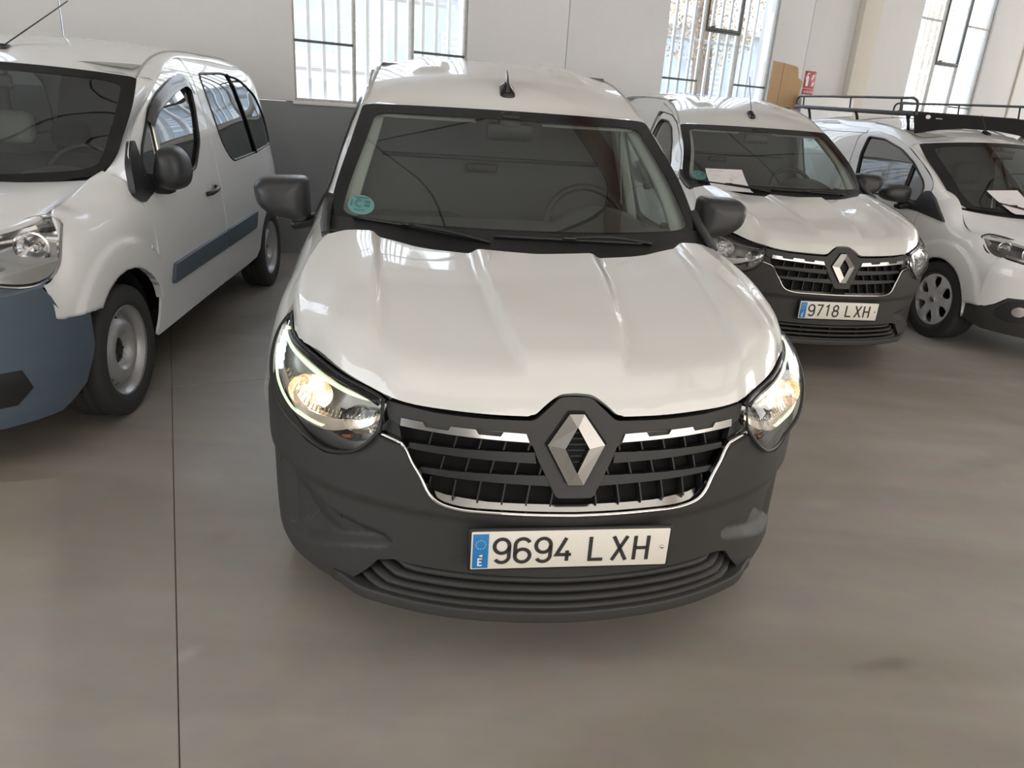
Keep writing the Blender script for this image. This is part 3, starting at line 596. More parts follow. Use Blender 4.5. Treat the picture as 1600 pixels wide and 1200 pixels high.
def ex_grille(x, z):
    x = np.asarray(x, float); z = np.asarray(z, float); return np.stack([x, ex_plan(x) + np.maximum(z - .54, -.02) * (.36 - .4 * np.abs(x)), z], -1)
_hy = CS([-.9, -.76, -.742, -.687, -.632, -.582, -.52, -.48, -.354, -.23, -.1, 0, .1, .23, .354, .48, .52, .582, .632, .687, .742, .76, .9],
         [1.0, .61, .534, .421, .341, .285, .232, .195, .150, .123, .118, .117, .118, .123, .150, .195, .232, .285, .341, .421, .534, .61, 1.0])
_hz = CS([-.9, -.742, -.632, -.52, -.40, -.23, 0, .23, .40, .52, .632, .742, .9], [.91, .849, .821, .797, .775, .766, .760, .766, .775, .797, .821, .849, .91])
_hp = CS([-.1, 0, .015, .04, .08, .14, .22, .384, .55, .69, .83, .95, 1.05], [-.22, 0, .032, .066, .098, .123, .150, .193, .228, .251, .272, .286, .296])
_r1 = CS([0, .2, .32, .5, .81, 1.1], [.12, .134, .160, .185, .208, .218]); _r2 = CS([0, .25, .5, .81, 1.1], [.49, .49, .50, .515, .53])
def ex_hoodz(x, y):
    ax = np.abs(x); z = _hz(x) + _hp(y - _hy(x)) * (1 - .16 * sst((ax - .5) / .25))
    z = z + .019 * sst((_r1(y) + .015 - ax) / .036) * sst((y - .17) / .09) + .019 * sst((ax - _r2(y) + .010) / .03) * sst((y - .24) / .16) * (1 - sst((ax - .62) / .12))
    return z
def ex_hood(x, y): return np.stack([x, y, ex_hoodz(x, y)], -1)
_wse = np.array([(.70, 1.19, 1.05), (.700, 1.296, 1.13), (.675, 1.40, 1.235), (.645, 1.54, 1.335), (.61, 1.783, 1.470)])
_we = curve(_wse, 6); _wc = np.stack([np.zeros(6), np.linspace(.985, 1.735, 6), np.linspace(1.040, 1.478, 6) + .016 * np.sin(np.linspace(0, PI, 6))], -1)
def _ws():
    xs = np.linspace(-1, 1, 11); G = []
    for c, e in zip(_wc, _we):
        G.append([(e[0] * t, c[1] + (e[1] - c[1]) * abs(t) ** 2.2, c[2] + (e[2] - c[2]) * abs(t) ** 2.2) for t in xs])
    return Net(G)
EX_W = _ws()
_chan = np.array([(.607, 1.80, 1.474), (.585, 1.95, 1.545), (.565, 2.15, 1.612), (.550, 2.5, 1.665), (.545, 3.0, 1.688), (.54, 3.9, 1.68), (.50, 4.28, 1.64)])
EX_CZ = CS(_chan[:, 1], _chan[:, 2]); EX_CX = CS(_chan[:, 1], _chan[:, 0])
_rz = CS([1.70, 1.745, 1.81, 1.90, 2.05, 2.25, 2.5, 2.9, 3.4, 4.0, 4.3], [1.455, 1.480, 1.527, 1.578, 1.632, 1.678, 1.708, 1.728, 1.732, 1.722, 1.69])
def ex_roof(x, y):                                          # x is the fraction -1..1 of the channel's half width
    t = np.abs(x); yy = y + (1 - sst((y - 1.74) / .8)) * .055 * t ** 2.2; zc = _rz(y); ze = EX_CZ(np.maximum(yy, 1.8)) - .004; X = EX_CX(np.maximum(yy, 1.8)) * x
    z = zc + (ze - zc) * (t ** 2.6) + .012 * sst((.72 - np.abs(t - .58) * 4) / .5) * sst((y - 2.02) / .10)
    return np.stack([X, yy, z], -1)
_htop = np.array([(.482, .187, .786), (.52, .229, .794), (.582, .288, .804), (.632, .338, .820), (.687, .418, .833), (.742, .531, .849), (.762, .648, .880)])
_hbot = np.array([(.478, .179, .728), (.502, .166, .697), (.531, .172, .664), (.563, .190, .640), (.593, .222, .622), (.635, .262, .612), (.69, .318, .624), (.74, .355, .660), (.775, .40, .70), (.797, .455, .748), (.802, .52, .80), (.790, .585, .848), (.764, .65, .880)])
def _lamp():
    n = 16; T = curve(_htop, n); B = curve(_hbot, n); R = []
    for v in np.linspace(0, 1, 7):
        w = np.sin(PI * v) * np.sin(PI * np.linspace(.03, .97, n)) ** .6; R.append(B + (T - B) * v + np.outer(w, (.010, -.017, .009)))
    return Net(np.transpose(R, (1, 0, 2)))
EX_L = _lamp()
def lp(u, v, d=0.): u, v = np.atleast_1d(u), np.atleast_1d(v); return EX_L(u, v) + np.array((-.30, .86, -.12)) * np.asarray(d)[..., None]
def lampcurve(uv, d): uv = poly(uv, 24); return lp(uv[:, 0], uv[:, 1], np.full(24, d))

def headlight(van, s, lit):
    S = np.array((s, 1, 1.)); fl = lambda F: F if s > 0 else [q[::-1] for q in F]
    def pm(name, uv, d, m, par, d2=None, res=.03):
        f = lambda a, b: lp(a, b, np.full(np.shape(a), d)) * S
        return patch(name, uv, f, m, par, res=res, lip=.006 if d2 is None else d2, scale=(.5, .2), out=(0, -1, 0))
    base = pm('headlight', [(0, 0), (.985, 0), (.985, 1), (0, 1)], .085, M_lampsil, van, .075)
    lab(base, 'lit headlight with a greenish light strip' if lit else 'unlit clear headlight')
    pm('lens', [(.0, .0), (.985, .0), (.985, 1), (.0, 1)], .0, M_lens, base, .004)
    o = np.r_[curve(_htop, 26), curve(_hbot, 40)[::-1][1:-1]] * S
    tube('seal', o, .0055, M_black, base, 8, closed=True)
    sweep('upper_bezel', curve(_htop, 30) * S + np.array((0, .010, -.012)), [(-.018, -.006), (.018, -.006), (.018, .006), (-.018, .006)], M_gloss, base)
    pm('lower_bezel', [(.10, .0), (.42, .0), (.50, .05), (.40, .16), (.30, .20), (.12, .06)], .034, M_lampgrey, base, .02)
    led = M_led if lit else M_satin; sweep('light_strip', lampcurve([(.07, .80), (.3, .82), (.6, .80), (.86, .72)], .022) * S, [(-.008, -.003), (.008, -.003), (.008, .003), (-.008, .003)], led, base)
    sweep('lower_light_strip', lampcurve([(.34, .24), (.5, .12), (.66, .10), (.8, .2)], .022) * S, [(-.0032, -.002), (.0032, -.002), (.0032, .002), (-.0032, .002)], led, base)
    for k in range(6):
        u0 = .69 + .03 * k; v0 = .14 + .105 * k; pm('side_light_block', [(u0, v0), (u0 + .075, v0 - .03), (u0 + .08, v0 + .02), (u0 + .005, v0 + .045)], .018, M_ledw if lit else M_reflector, base, .02)
    def bowl(name, u, v, r, m, d=.075):
        c = (lp(u, v, d)[0]) * S; P = [(.012, .0), (r * .35, -.004), (r * .6, -.014), (r * .8, -.030), (r * .95, -.052), (r, -.060)]
        G = []
        for q, h in P:
            G.append([(c[0] + q * math.cos(2 * PI * k / 36), c[1] + h + .25 * s * q * math.cos(2 * PI * k / 36), c[2] + q * (.86 if k % 3 else .82) * math.sin(2 * PI * k / 36)) for k in range(36)])
        return gridmesh(name, G, m, base, True, False), c
    b1, c1 = bowl('main_reflector', .47, .52, .060, M_litrefl if lit else M_reflector); b2, c2 = bowl('second_reflector', .17, .50, .046, M_reflector)
    for c, m in ((c1, M_bulb if lit else M_reflector), (c2, M_reflector)):
        lathe('bulb', [(0, -.034), (.006, -.033), (.010, -.026), (.010, .0), (.012, .004)], m, base, c, 14).data.transform(Matrix.Translation(c) @ Matrix.Rotation(PI / 2, 4, 'Z') @ Matrix.Translation(-Vector(c)))
    if lit:
        lathe('lit_lobe', [(0, -.006), (.014, -.005), (.018, 0)], M_bulb, base, c1 + np.array((-.02 * s, -.035, -.028)), 12).data.transform(Matrix.Identity(4))
    pm('chrome_step', [(.03, .27), (.20, .30), (.33, .20), (.44, .12), (.66, .27), (.64, .40), (.42, .30), (.33, .37), (.20, .44), (.03, .40)], .024, M_litrefl if lit else M_reflector, base, .03)
    for k in range(26):
        u = .05 + .56 * k / 25; v = np.interp(u, [.03, .20, .33, .42, .62], [.42, .47, .40, .33, .44]); a, b = lp(u, v - .005, .02)[0] * S, lp(u, v + .07, .034)[0] * S
        tube('reflector_rib', [a, b], .0022, M_satin, base, 5)
    pm('amber_reflector', [(.20, .15), (.34, .12), (.34, .17), (.20, .20)], .04, M_amber, base, .01)
    return base

def express(label, x, y, yaw, lit, text, mast, cat='van', inst=0):
    van = thing('panel_van', label, cat, (x, y, 0), yaw, 'twin panel vans with diamond emblems'); wm = M_white
    # hood
    ex_ = np.linspace(.125, .742, 34); fr = [(q, float(_hy(np.array([q]))[0]) + .003) for q in ex_]
    hx = np.r_[[(0, .152)], rounded([(0, .152), (.040, .150), (.106, .1225), (.125, .1225)], [0, .012, .02, 0], 4)[1:-1], fr, [(.757, .63), (.752, .70), (.735, .85), (.713, .98), (.694, 1.045), (.55, .985), (.40, .925), (.2, .878), (0, .862)]]
    patch('hood', sym(hx), ex_hood, wm, van, res=.0135, lip=.02, out=(0, -.3, 1))
    boxm('engine_bay', (0, .62, .55), (1.2, .70, .30), M_void, van)
    # fenders, doors, pillars, quarters
    bsn = [(.462, .742), (.50, .715), (.56, .69)]; A1 = arch(.878, .31, .345, 128, 10); A2 = arch(3.69, .31, .345, 170, 10)
    fen = [(.470, .752), (.53, .81), (.59, .855), (.655, .885)] + [(yy, ex_hoodz(np.array([xx]), np.array([yy]))[0] - .002) for xx, yy in ((.752, .72), (.735, .87), (.713, .99), (.698, 1.05))] + [(1.18, 1.055), (1.285, 1.10), (1.30, .93), (1.275, .75), (1.28, .22)] + A1[::-1] + [(.665, .583), (.56, .695)]
    patch('front_wing', fen, ex_side, wm, van, mir=True, res=.03)
    dw = [(1.44, 1.045), (1.56, 1.19), (1.70, 1.325), (1.86, 1.43), (2.02, 1.482), (2.2, 1.495), (2.245, 1.45), (2.285, 1.2), (2.30, 1.02), (2.2, 1.0), (1.6, .985)]
    dr = [(1.288, .23), (1.283, .75), (1.308, .93), (1.30, 1.06), (1.40, 1.165), (1.52, 1.285), (1.68, 1.395), (1.85, 1.475), (2.03, 1.53), (2.25, 1.55), (2.31, 1.50), (2.36, 1.2), (2.375, .7), (2.36, .23)]
    win = rounded(dw, .03, 3); d2 = patch('front_door', rounded(dr, .03, 3), ex_side, wm, van, [win], mir=True, res=.03)
    for d, s in zip(d2, (1, -1)):
        f = (lambda q: (lambda a, b: ex_side(a, b) * np.array((q, 1, 1))))(s)
        patch('door_glass', win, f, M_sideg, d, off=-.012, lip=0)
        sweep('window_seal', ex_side(win[:, 0], win[:, 1]) * (s, 1, 1), circ(.009, 6), M_black, d, closed=True)
        boxm('door_handle', (s * .868, 2.22, .90), (.03, .16, .03), M_black, d, .012)
    ws_o = [(q[1], q[2]) for q in curve(_wse[1:], 10)]
    rail = ws_o + [(yy, float(EX_CZ(yy))) for yy in (1.86, 2.0, 2.15, 2.3, 2.395)] + [(2.395, 1.56), (2.25, 1.557), (2.03, 1.537), (1.85, 1.482), (1.68, 1.402), (1.52, 1.292), (1.40, 1.172), (1.305, 1.075)]
    patch('roof_pillar', rail, ex_side, wm, van, mir=True, res=.025, lip=.014)
    q = [(2.38, .23), (2.38, 1.2), (2.40, 1.56)] + [(yy, float(EX_CZ(yy))) for yy in np.linspace(2.40, 4.25, 16)] + [(4.33, 1.3), (4.37, .9), (4.36, .36), (4.2, .25)] + A2[::-1] + [(3.34, .23)]
    patch('rear_quarter', q, ex_side, wm, van, mir=True, res=.05)
    gridmesh('rear_doors', [[(X * t, 4.375 + .03 * (1 - t * t), z) for t in np.linspace(-1, 1, 9)] for z, X in ((.3, .72), (.6, .735), (.9, .70), (1.2, .62), (1.45, .55), (1.62, .47), (1.68, .40))], wm, van)
    # roof
    ny = [(t, 1.742) for t in np.linspace(-1, 1, 13)]; patch('roof', ny + [(1, yy) for yy in (2.2, 2.8, 3.5, 4.25)] + [(t, 4.28) for t in np.linspace(1, -1, 9)][1:-1] + [(-1, yy) for yy in (4.25, 3.5, 2.8, 2.2)], ex_roof, wm, van, res=.025, lip=.012, scale=(.6, 1), out=(0, 0, 1))
    sweep('roof_channel', np.stack([EX_CX(np.linspace(1.8, 4.2, 30)), np.linspace(1.8, 4.2, 30), EX_CZ(np.linspace(1.8, 4.2, 30)) - .004], -1), circ(.006, 6), M_trim, van, mir=True)
    # windscreen with black border, cowl, wipers
    W3 = lambda u, v: EX_W(u, v)
    ins = rounded([(.09, .030), (.09, .970), (.912, .950), (.912, .050)], .06, 6)
    g = patch('windscreen', [(0, 0), (1, 0), (1, 1), (0, 1)], W3, M_screen, van, res=.05, lip=0, scale=(.86, 1.3), out=(0, -1, .6)); lab(g, 'large sloping windscreen')
    oo = rounded([(0, 0), (0, 1), (1, 1), (1, 0)], .045, 5); 
    patch('screen_border', oo, W3, M_gloss, g, [ins], res=.03, lip=.006, off=.0015, scale=(.86, 1.3), out=(0, -1, .6))
    xs = np.linspace(-.69, .69, 21); hb = np.interp(np.abs(xs), [0, .2, .4, .55, .694], [.862, .878, .925, .985, 1.045]); bot = EX_W(np.full(21, .075), np.linspace(.0, 1., 21))
    R = []
    for t in np.linspace(0, 1, 5):
        r = []
        for i in range(21):
            a = np.array((xs[i], hb[i] - .015, ex_hoodz(np.array([xs[i]]), np.array([hb[i]]))[0] - .022)); b = bot[i] + (0, -.004, .004); p = a + (b - a) * t; p[2] -= .018 * math.sin(PI * t); r.append(p)
        R.append(r)
    gridmesh('cowl', R, M_black, van)
    ce = [(.700, 1.05, 1.035), (.712, 1.14, 1.06), (.714, 1.22, 1.085), (.710, 1.30, 1.125), (.702, 1.32, 1.145)]
    sweep('cowl_end', curve(ce, 12), [(-.016, -.012), (.016, -.012), (.012, .010), (-.014, .008)], M_mirror, van, mir=True)
    wp = lambda u, x, o=.014: EX_W(np.array([u]), np.array([x]))[0] + np.array((0, -.6, .8)) * o
    wiper(van, [wp(.0, .83, .014), wp(.03, .71, .028), wp(.032, .60, .022)], [wp(.004, .80), wp(.03, .60), wp(.035, .41)])
    wiper(van, [wp(.0, .40, .014), wp(.03, .29, .028), wp(.055, .20, .022)], [wp(.008, .38), wp(.055, .20), wp(.07, .06)])
    stk = [(.175 + .062 * math.sin(2 * PI * k / 28), .076 + .035 * math.cos(2 * PI * k / 28)) for k in range(28)]
    st = patch('sticker', stk, W3, M_teal, g, res=.03, lip=0, off=-.003, scale=(.86, 1.3), out=(0, -1, .6)); lab(st, 'round teal environmental sticker')
    SP = lambda a, b: tuple(EX_W(np.array([.175 + a / .86]), np.array([.076 + b / 1.3]))[0] + np.array((0, -.7, .7)) * .003)
    lettering('sticker_letter', 'C', lambda a, b: SP(b - .016, a - .020), .042, .024, .03, .0042, M_tealink, st)
    v, f = [], []
    for j, (a0, a1, b0, b1) in enumerate(((.034, .039, -.026, .022), (.012, .022, .012, .030), (-.008, .002, .012, .030), (-.034, -.030, -.022, .016), (-.014, .022, -.034, -.030))): v += [SP(a0, b0), SP(a1, b0), SP(a1, b1), SP(a0, b1)]; f.append((4 * j, 4 * j + 1, 4 * j + 2, 4 * j + 3))
    ob('sticker_print', v, f, M_tealink, st, False)
    # antenna
    if mast:
        b = boxm('antenna_base', (.0, 1.865, 1.572), (.045, .10, .034), M_gloss, van, .014, rot('X', 28)); tube('antenna_rod', [(0, 1.87, 1.585), (-.002, 1.95, 1.72), (-.003, 2.02, 1.86)], .003, M_mirror, b, 6)
    else:
        P = [(.034, -.055), (.030, .055), (-.030, .055), (-.034, -.055)]; Q = rounded(P, .025, 4); base = np.array((0, 1.865, 1.558)); Rm = rot('X', 27)
        G = [[base + Rm @ np.array((a * k, b * k + dy, h)) for a, b in Q] for h, k, dy in ((-.01, 1.05, 0), (.004, 1., 0), (.012, .8, .004), (.022, .45, .012), (.030, .22, .018))]
        sf = gridmesh('antenna_fin', G, M_gloss, van, True, True, True)
        gridmesh('fin_blade', [[base + Rm @ np.array((sx * w, yy, zz)) for sx in (-1, 1) for yy in ((y0, y1) if sx < 0 else (y1, y0))] for w, y0, y1, zz in ((.009, -.045, .05, .005), (.006, -.02, .055, .03), (.003, .02, .06, .058), (.001, .045, .062, .066)) ], M_gloss, sf, True, False, True)
    # bumper
    ax = lambda P: [(float(exa(a)), b) for a, b in P]
    up = [(0, .527), (.11, .527), (.22, .527), (.315, .533), (.352, .545), (.372, .565), (.39, .60), (.416, .642), (.432, .674), (.47, .683), (.500, .692), (.512, .680), (.53, .660), (.562, .634), (.595, .613), (.637, .603), (.69, .613), (.742, .648), (.778, .69), (.80, .732), (.812, .742)]
    lo = [(.845, .60), (.838, .52), (.832, .42), (.83, .33), (.815, .25), (.77, .205), (.69, .20), (.60, .20), (.575, .235), (.53, .285), (.50, .325), (.46, .338), (.3, .338), (0, .336)]
    bo = patch('front_bumper', sym(ax(np.r_[rounded(up, [0] * 4 + [.02] + [0] * 3 + [.012] + [0] * 2 + [.01] + [0] * 9, 3), lo])), ex_bump, M_plastic, van, res=.0105, lip=.02, out=None)
    lab(bo, 'matt charcoal plastic front bumper')
    def strip(name, P, prof, m, par=bo, n=60): P = poly(sym2(P), n); return sweep(name, P, prof, m, par)
    def sym2(P): P = np.asarray(P, float); return np.r_[mirx(P[::-1]), P[1:]]
    # lower intake: backing, four slats, lip
    bk = [(float(t) * .56, 0) for t in np.linspace(0, 1, 10)]
    gridmesh('lower_backing', [[(x, ex_plan(x) + .075, z) for x, _ in sym2([(a, b, 0) for a, b in bk])[:, :2]] for z in (.36, .2)], M_void, bo)
    for k, (z, xe, d) in enumerate(((.322, .47, .010), (.295, .50, .006), (.268, .525, .003), (.243, .55, .0))):
        P = np.array([(x, ex_plan(x) + d + .022 + .05 * sst((x - xe + .07) / .07), z + .012 * sst((x - xe + .08) / .08)) for x in np.linspace(0, xe, 24)])
        sweep('intake_slat', sym2(P), [(-.022, -.005), (.022, -.007), (.022, .004), (-.022, .005)], M_plastic, bo)
    for x in (-.38, -.19, 0, .19, .38): boxm('intake_post', (x, float(ex_plan(abs(x))) + .06, .285), (.012, .03, .10), M_black, bo)
    P = np.array([(x, ex_plan(x) + .012 + .03 * sst((x - .52) / .08), .222) for x in np.linspace(0, .605, 30)])
    sweep('lower_lip', sym2(P), rounded([(-.016, -.018), (.03, -.022), (.03, .014), (-.008, .014)], .007, 3), M_plastic, bo)
    # grille: upper surround with hexagon, chrome, bars, fins
    G0 = lambda d: (lambda a, b: ex_grille(a, b) + np.array((0, d, 0)))
    bar = [(0, .812), (.039, .812), (.105, .756), (.13, .756), (.23, .758), (.354, .764), (.476, .779), (.470, .735), (.438, .722), (.30, .712), (.122, .702), (.108, .694), (.101, .672), (.050, .575), (.042, .570), (0, .570)]
    gr = patch('grille', sym(rounded(bar, [0, .012, .012, 0, 0, 0, .006, .006, 0, 0, .006, .008, .01, .01, 0, 0], 4)), G0(.004), M_plastic, van, res=.02, lip=.035, out=(0, -1, .2)); lab(gr, 'black grille surround with central hexagon')
    patch('grille_backing', sym([(0, .80), (.10, .74), (.47, .765), (.49, .70), (.425, .665), (.40, .61), (.362, .54), (0, .525)]), G0(.05), M_void, gr, res=.04, lip=0, out=(0, -1, 0))
    for s in (1, -1):
        def gp(name, P, d0, dep, m, res=.02, par=gr):
            return patch(name, [(s * a, b) for a, b in P], G0(d0), m, par, res=res, lip=dep, out=(0, -1, .1))
        lin = lambda x: np.interp(x, [.122, .438], [.707, .724]); T = [(.122, lin(.122))]; xs_ = [.128, .185, .192, .247, .254, .315, .322, .378, .384, .438]
        hi = [.020, .020, .009, .009, .020, .020, .009, .009, .020, .020]
        T = [(.120, lin(.12))] + [(a, lin(a) + h) for a, h in zip(xs_, hi)] + [(.440, lin(.44)), (.36, lin(.36)), (.28, lin(.28)), (.2, lin(.2))]
        gp('chrome_strip', T, -.004, .012, M_satin)
        def steps(z0, z1, x0, x1, n, th): 
            xs2 = np.linspace(x0, x1, n + 1); lo_ = [(x, np.interp(x, [x0, x1], [z0, z1])) for x in xs2]; hi_ = []
            for k in range(n):
                h = th + (.010 * ((k + 1) % 2) if 0 else .011 * (1 - k / n)); hi_ += [(xs2[k] + .004, lo_[k][1] + h + .003), (xs2[k + 1] - .004, lo_[k + 1][1] + h)]
            return lo_ + hi_[::-1]
        gp('grille_bar', steps(.652, .666, .100, .420, 5, .013), .006, .03, M_black); gp('grille_bar', steps(.597, .608, .062, .392, 5, .012), .008, .03, M_black)
        for row, (z0, z1) in enumerate(((.680, .712), (.622, .655), (.55, .60))):
            for k in range(6 + row):
                x = .112 + .0 + k * .062 - row * .030
                if x < .41 - .02 * row and not (row < 2 and x < .06): gp('grille_fin', [(x + .006, z0), (x + .010, z0), (x + .001, z1), (x - .003, z1)], .014, .03, M_black)
        gp('side_vent', [(.443, .722), (.468, .732), (.488, .705), (.452, .685), (.436, .682)], .010, .02, M_black)
        ins_ = [(.50, .172 - .0, .700), (.47, .153, .691), (.434, .136, .680)]
        lo2 = [(.426, .668), (.412, .64), (.386, .60), (.368, .566), (.350, .548), (.322, .538), (.22, .533), (.11, .533), (.0, .533)]
        P = np.array([ex_grille(np.array([a]), np.array([b]))[0] + (0, -.004, 0) for a, b in [(.502, .701), (.47, .691), (.436, .681)] + lo2]) * (s, 1, 1)
    full = np.array([ex_grille(np.array([a]), np.array([b]))[0] + (0, -.003, 0) for a, b in [(.504, .700), (.47, .690), (.436, .680)] + lo2]); full = np.r_[poly(full[:3], 8)[:-1], curve(full[2:], 40)]
    sweep('chrome_frame', np.r_[full, mirx(full[::-1])[1:]], [(-.0085, -.004), (.0085, -.004), (.0055, .004), (-.0055, .004)], M_chrome, gr)
    # emblem
    O = np.array([(.0, .776), (.019, .776), (.074, .702), (.020, .606), (0, .606)]); O = np.r_[O, mirx(O[::-1])[1:-1]]; I = np.array([(.0, .748), (.001, .748), (.031, .698), (.001, .640), (0, .640)]); I = np.r_[I, mirx(I[::-1])[1:-1]]
    ey = lambda z, d: .066 + (z - .606) * .33 + d
    n = len(O); V = [(a, ey(b, .006), b) for a, b in O] + [(a, ey(b, -.004), b) for a, b in O] + [(a, ey(b, -.016), b) for a, b in I] + [(a, ey(b, .004), b) for a, b in I]
    F = [(r * n + j, r * n + (j + 1) % n, (r + 1) * n + (j + 1) % n, (r + 1) * n + j) for r in range(3) for j in range(n)]
    em = ob('emblem', V, F, M_brushed, van, False); lab(em, 'chrome diamond emblem')
    Ob = [(a * 1.09, .69 + (b - .69) * 1.06) for a, b in O]; ob('emblem_recess', [(a, ey(b, .0065), b) for a, b in Ob], [tuple(range(n))], M_void, em, False)
    for z in (.660, .674, .688, .702, .716, .730): 
        w = np.interp(z, [.640, .698, .748], [.0, .031, 0]); boxm('emblem_rib', (0, ey(z, .0035), z), (max(.004, 2 * w - .006), .004, .005), M_mirror, em)
    numberplate(van, 'number_plate', text, .042, .433)
    for s in (1, -1): headlight(van, s, lit)
    for s in (1, -1): patch('chrome_ledge', [(s * a, b) for a, b in [(0, .532), (.11, .532), (.22, .532), (.32, .537), (.345, .545), (.352, .556), (.325, .552), (.22, .547), (.11, .547), (0, .547)]], lambda a, b: ex_grille(a, b) + np.stack([0 * a, .003 + (b - .532) * 1.2, 0 * a], -1), M_satin, gr, res=.02, lip=.01, out=(0, -1, .3))
    # mirrors
    mo = rounded([(.815, 1.190), (.985, 1.185), (1.022, 1.155), (1.012, 1.075), (.955, 1.035), (.845, 1.012), (.808, 1.03)], [.03, .04, .03, .04, .05, .02, .02], 4)
    mirror(van, mo, 1.555, .115, ((.79, 1.60, 1.015), (.22, .09, .05), 14))
    # interior
    yy = np.linspace(0, 1, 5); D = []
    for yv, zv in ((1.12, 1.045), (1.30, 1.06), (1.45, 1.055), (1.58, 1.02), (1.62, .93), (1.60, .70)):
        D.append([(x, yv - (.10 * (1 - (x / .7) ** 2) if yv < 1.3 else 0), zv + .012 * (1 - (x / .7) ** 2)) for x in np.linspace(-.70, .70, 15)])
    gridmesh('dashboard', D, M_dash, van)
    G = []
    for yv, w, h in ((1.30, .12, .02), (1.38, .17, .065), (1.48, .18, .085), (1.56, .17, .08), (1.58, .15, .03)): G.append([(.37 + w * math.cos(PI * k / 14), yv, 1.045 + h * math.sin(PI * k / 14)) for k in range(15)])
    gridmesh('instrument_hood', G, M_dash, van); steering_wheel(van, (.37, 1.70, 1.015), 28)
    seat(van, .37, 1.95, .46, False, .98); seat(van, -.37, 1.95, .46, False, .98)
    V = []; 
    gridmesh('bulkhead', [[(t * EX_S(np.array([2.34]), np.array([z]))[0] * .985, 2.34 + .02 * math.cos(5 * t), z) for t in np.linspace(-1, 1, 13)] for z in (.3, .7, 1.0, 1.2, 1.4, 1.55, 1.66)], M_bulk, van)
    boxm('bulkhead_handle', (-.05, 2.31, 1.20), (.16, .03, .045), M_black, van, .01); boxm('bulkhead_rail', (0, 2.315, 1.245), (1.1, .02, .02), M_black, van, .006)
    gridmesh('headliner', [[(t * .60, y0, z0 - .03 * t * t) for t in np.linspace(-1, 1, 7)] for y0, z0 in ((1.76, 1.462), (1.9, 1.53), (2.1, 1.60), (2.34, 1.655))], M_head, van)
    for s in (1, -1):
        a = curve(_wse, 12) * (s, 1, 1) + np.array((-.058 * s, .035, -.012)); sweep('pillar_trim', a, [(-.035, -.012), (.035, -.012), (.035, .012), (-.035, .012)], M_trim, van)
        boxm('centre_pillar_trim', (s * .69, 2.30, 1.22), (.05, .09, .62), M_trim, van, .015, rot('Y', -s * 16)); sweep('seat_belt', [(s * .64, 2.27, 1.44), (s * .68, 2.26, 1.1), (s * .72, 2.25, .8)], [(-.024, -.002), (.024, -.002), (.024, .002), (-.024, .002)], M_trim, van)
        boxm('door_card', (s * .80, 1.85, .76), (.04, .95, .46), M_dash, van, .015, rot('Y', -s * 8)); boxm('sun_visor', (s * .34, 1.79, 1.452), (.40, .15, .014), M_head, van, .006, rot('X', 18))
    mb = boxm('interior_mirror', (0, 1.70, 1.395), (.20, .04, .075), M_black, van, .02, rot('X', 8)); boxm('sensor_cover', (0, 1.715, 1.43), (.10, .07, .09), M_black, mb, .025)
    boxm('floor_pan', (0, 2.5, .27), (1.5, 3.6, .10), M_void, van)
    for yw in (.878, 3.69):
        for s in (1, -1):
            wheel(van, s * .720, yw, 'steel')
            gridmesh('wheel_well', [[(s * xx, yw + .35 * math.cos(rad(a)), .31 + .35 * math.sin(rad(a))) for xx in (.60, .79)] for a in range(-10, 191, 20)], M_void, van)
            boxm('well_back', (s * .60, yw, .45), (.01, .7, .45), M_void, van)
    return van
express('white panel van in front, headlights lit, shark fin antenna and black grille', .18751, 1.57124, rad(9.0798), True, '9694 LXH', False)
if not globals().get('ONLY1'): express('white panel van parked second, unlit, rod antenna, plate 9718 LXH, paper behind wiper', 2.02138, 4.44433, rad(7.3229), False, '9718 LXH', True)
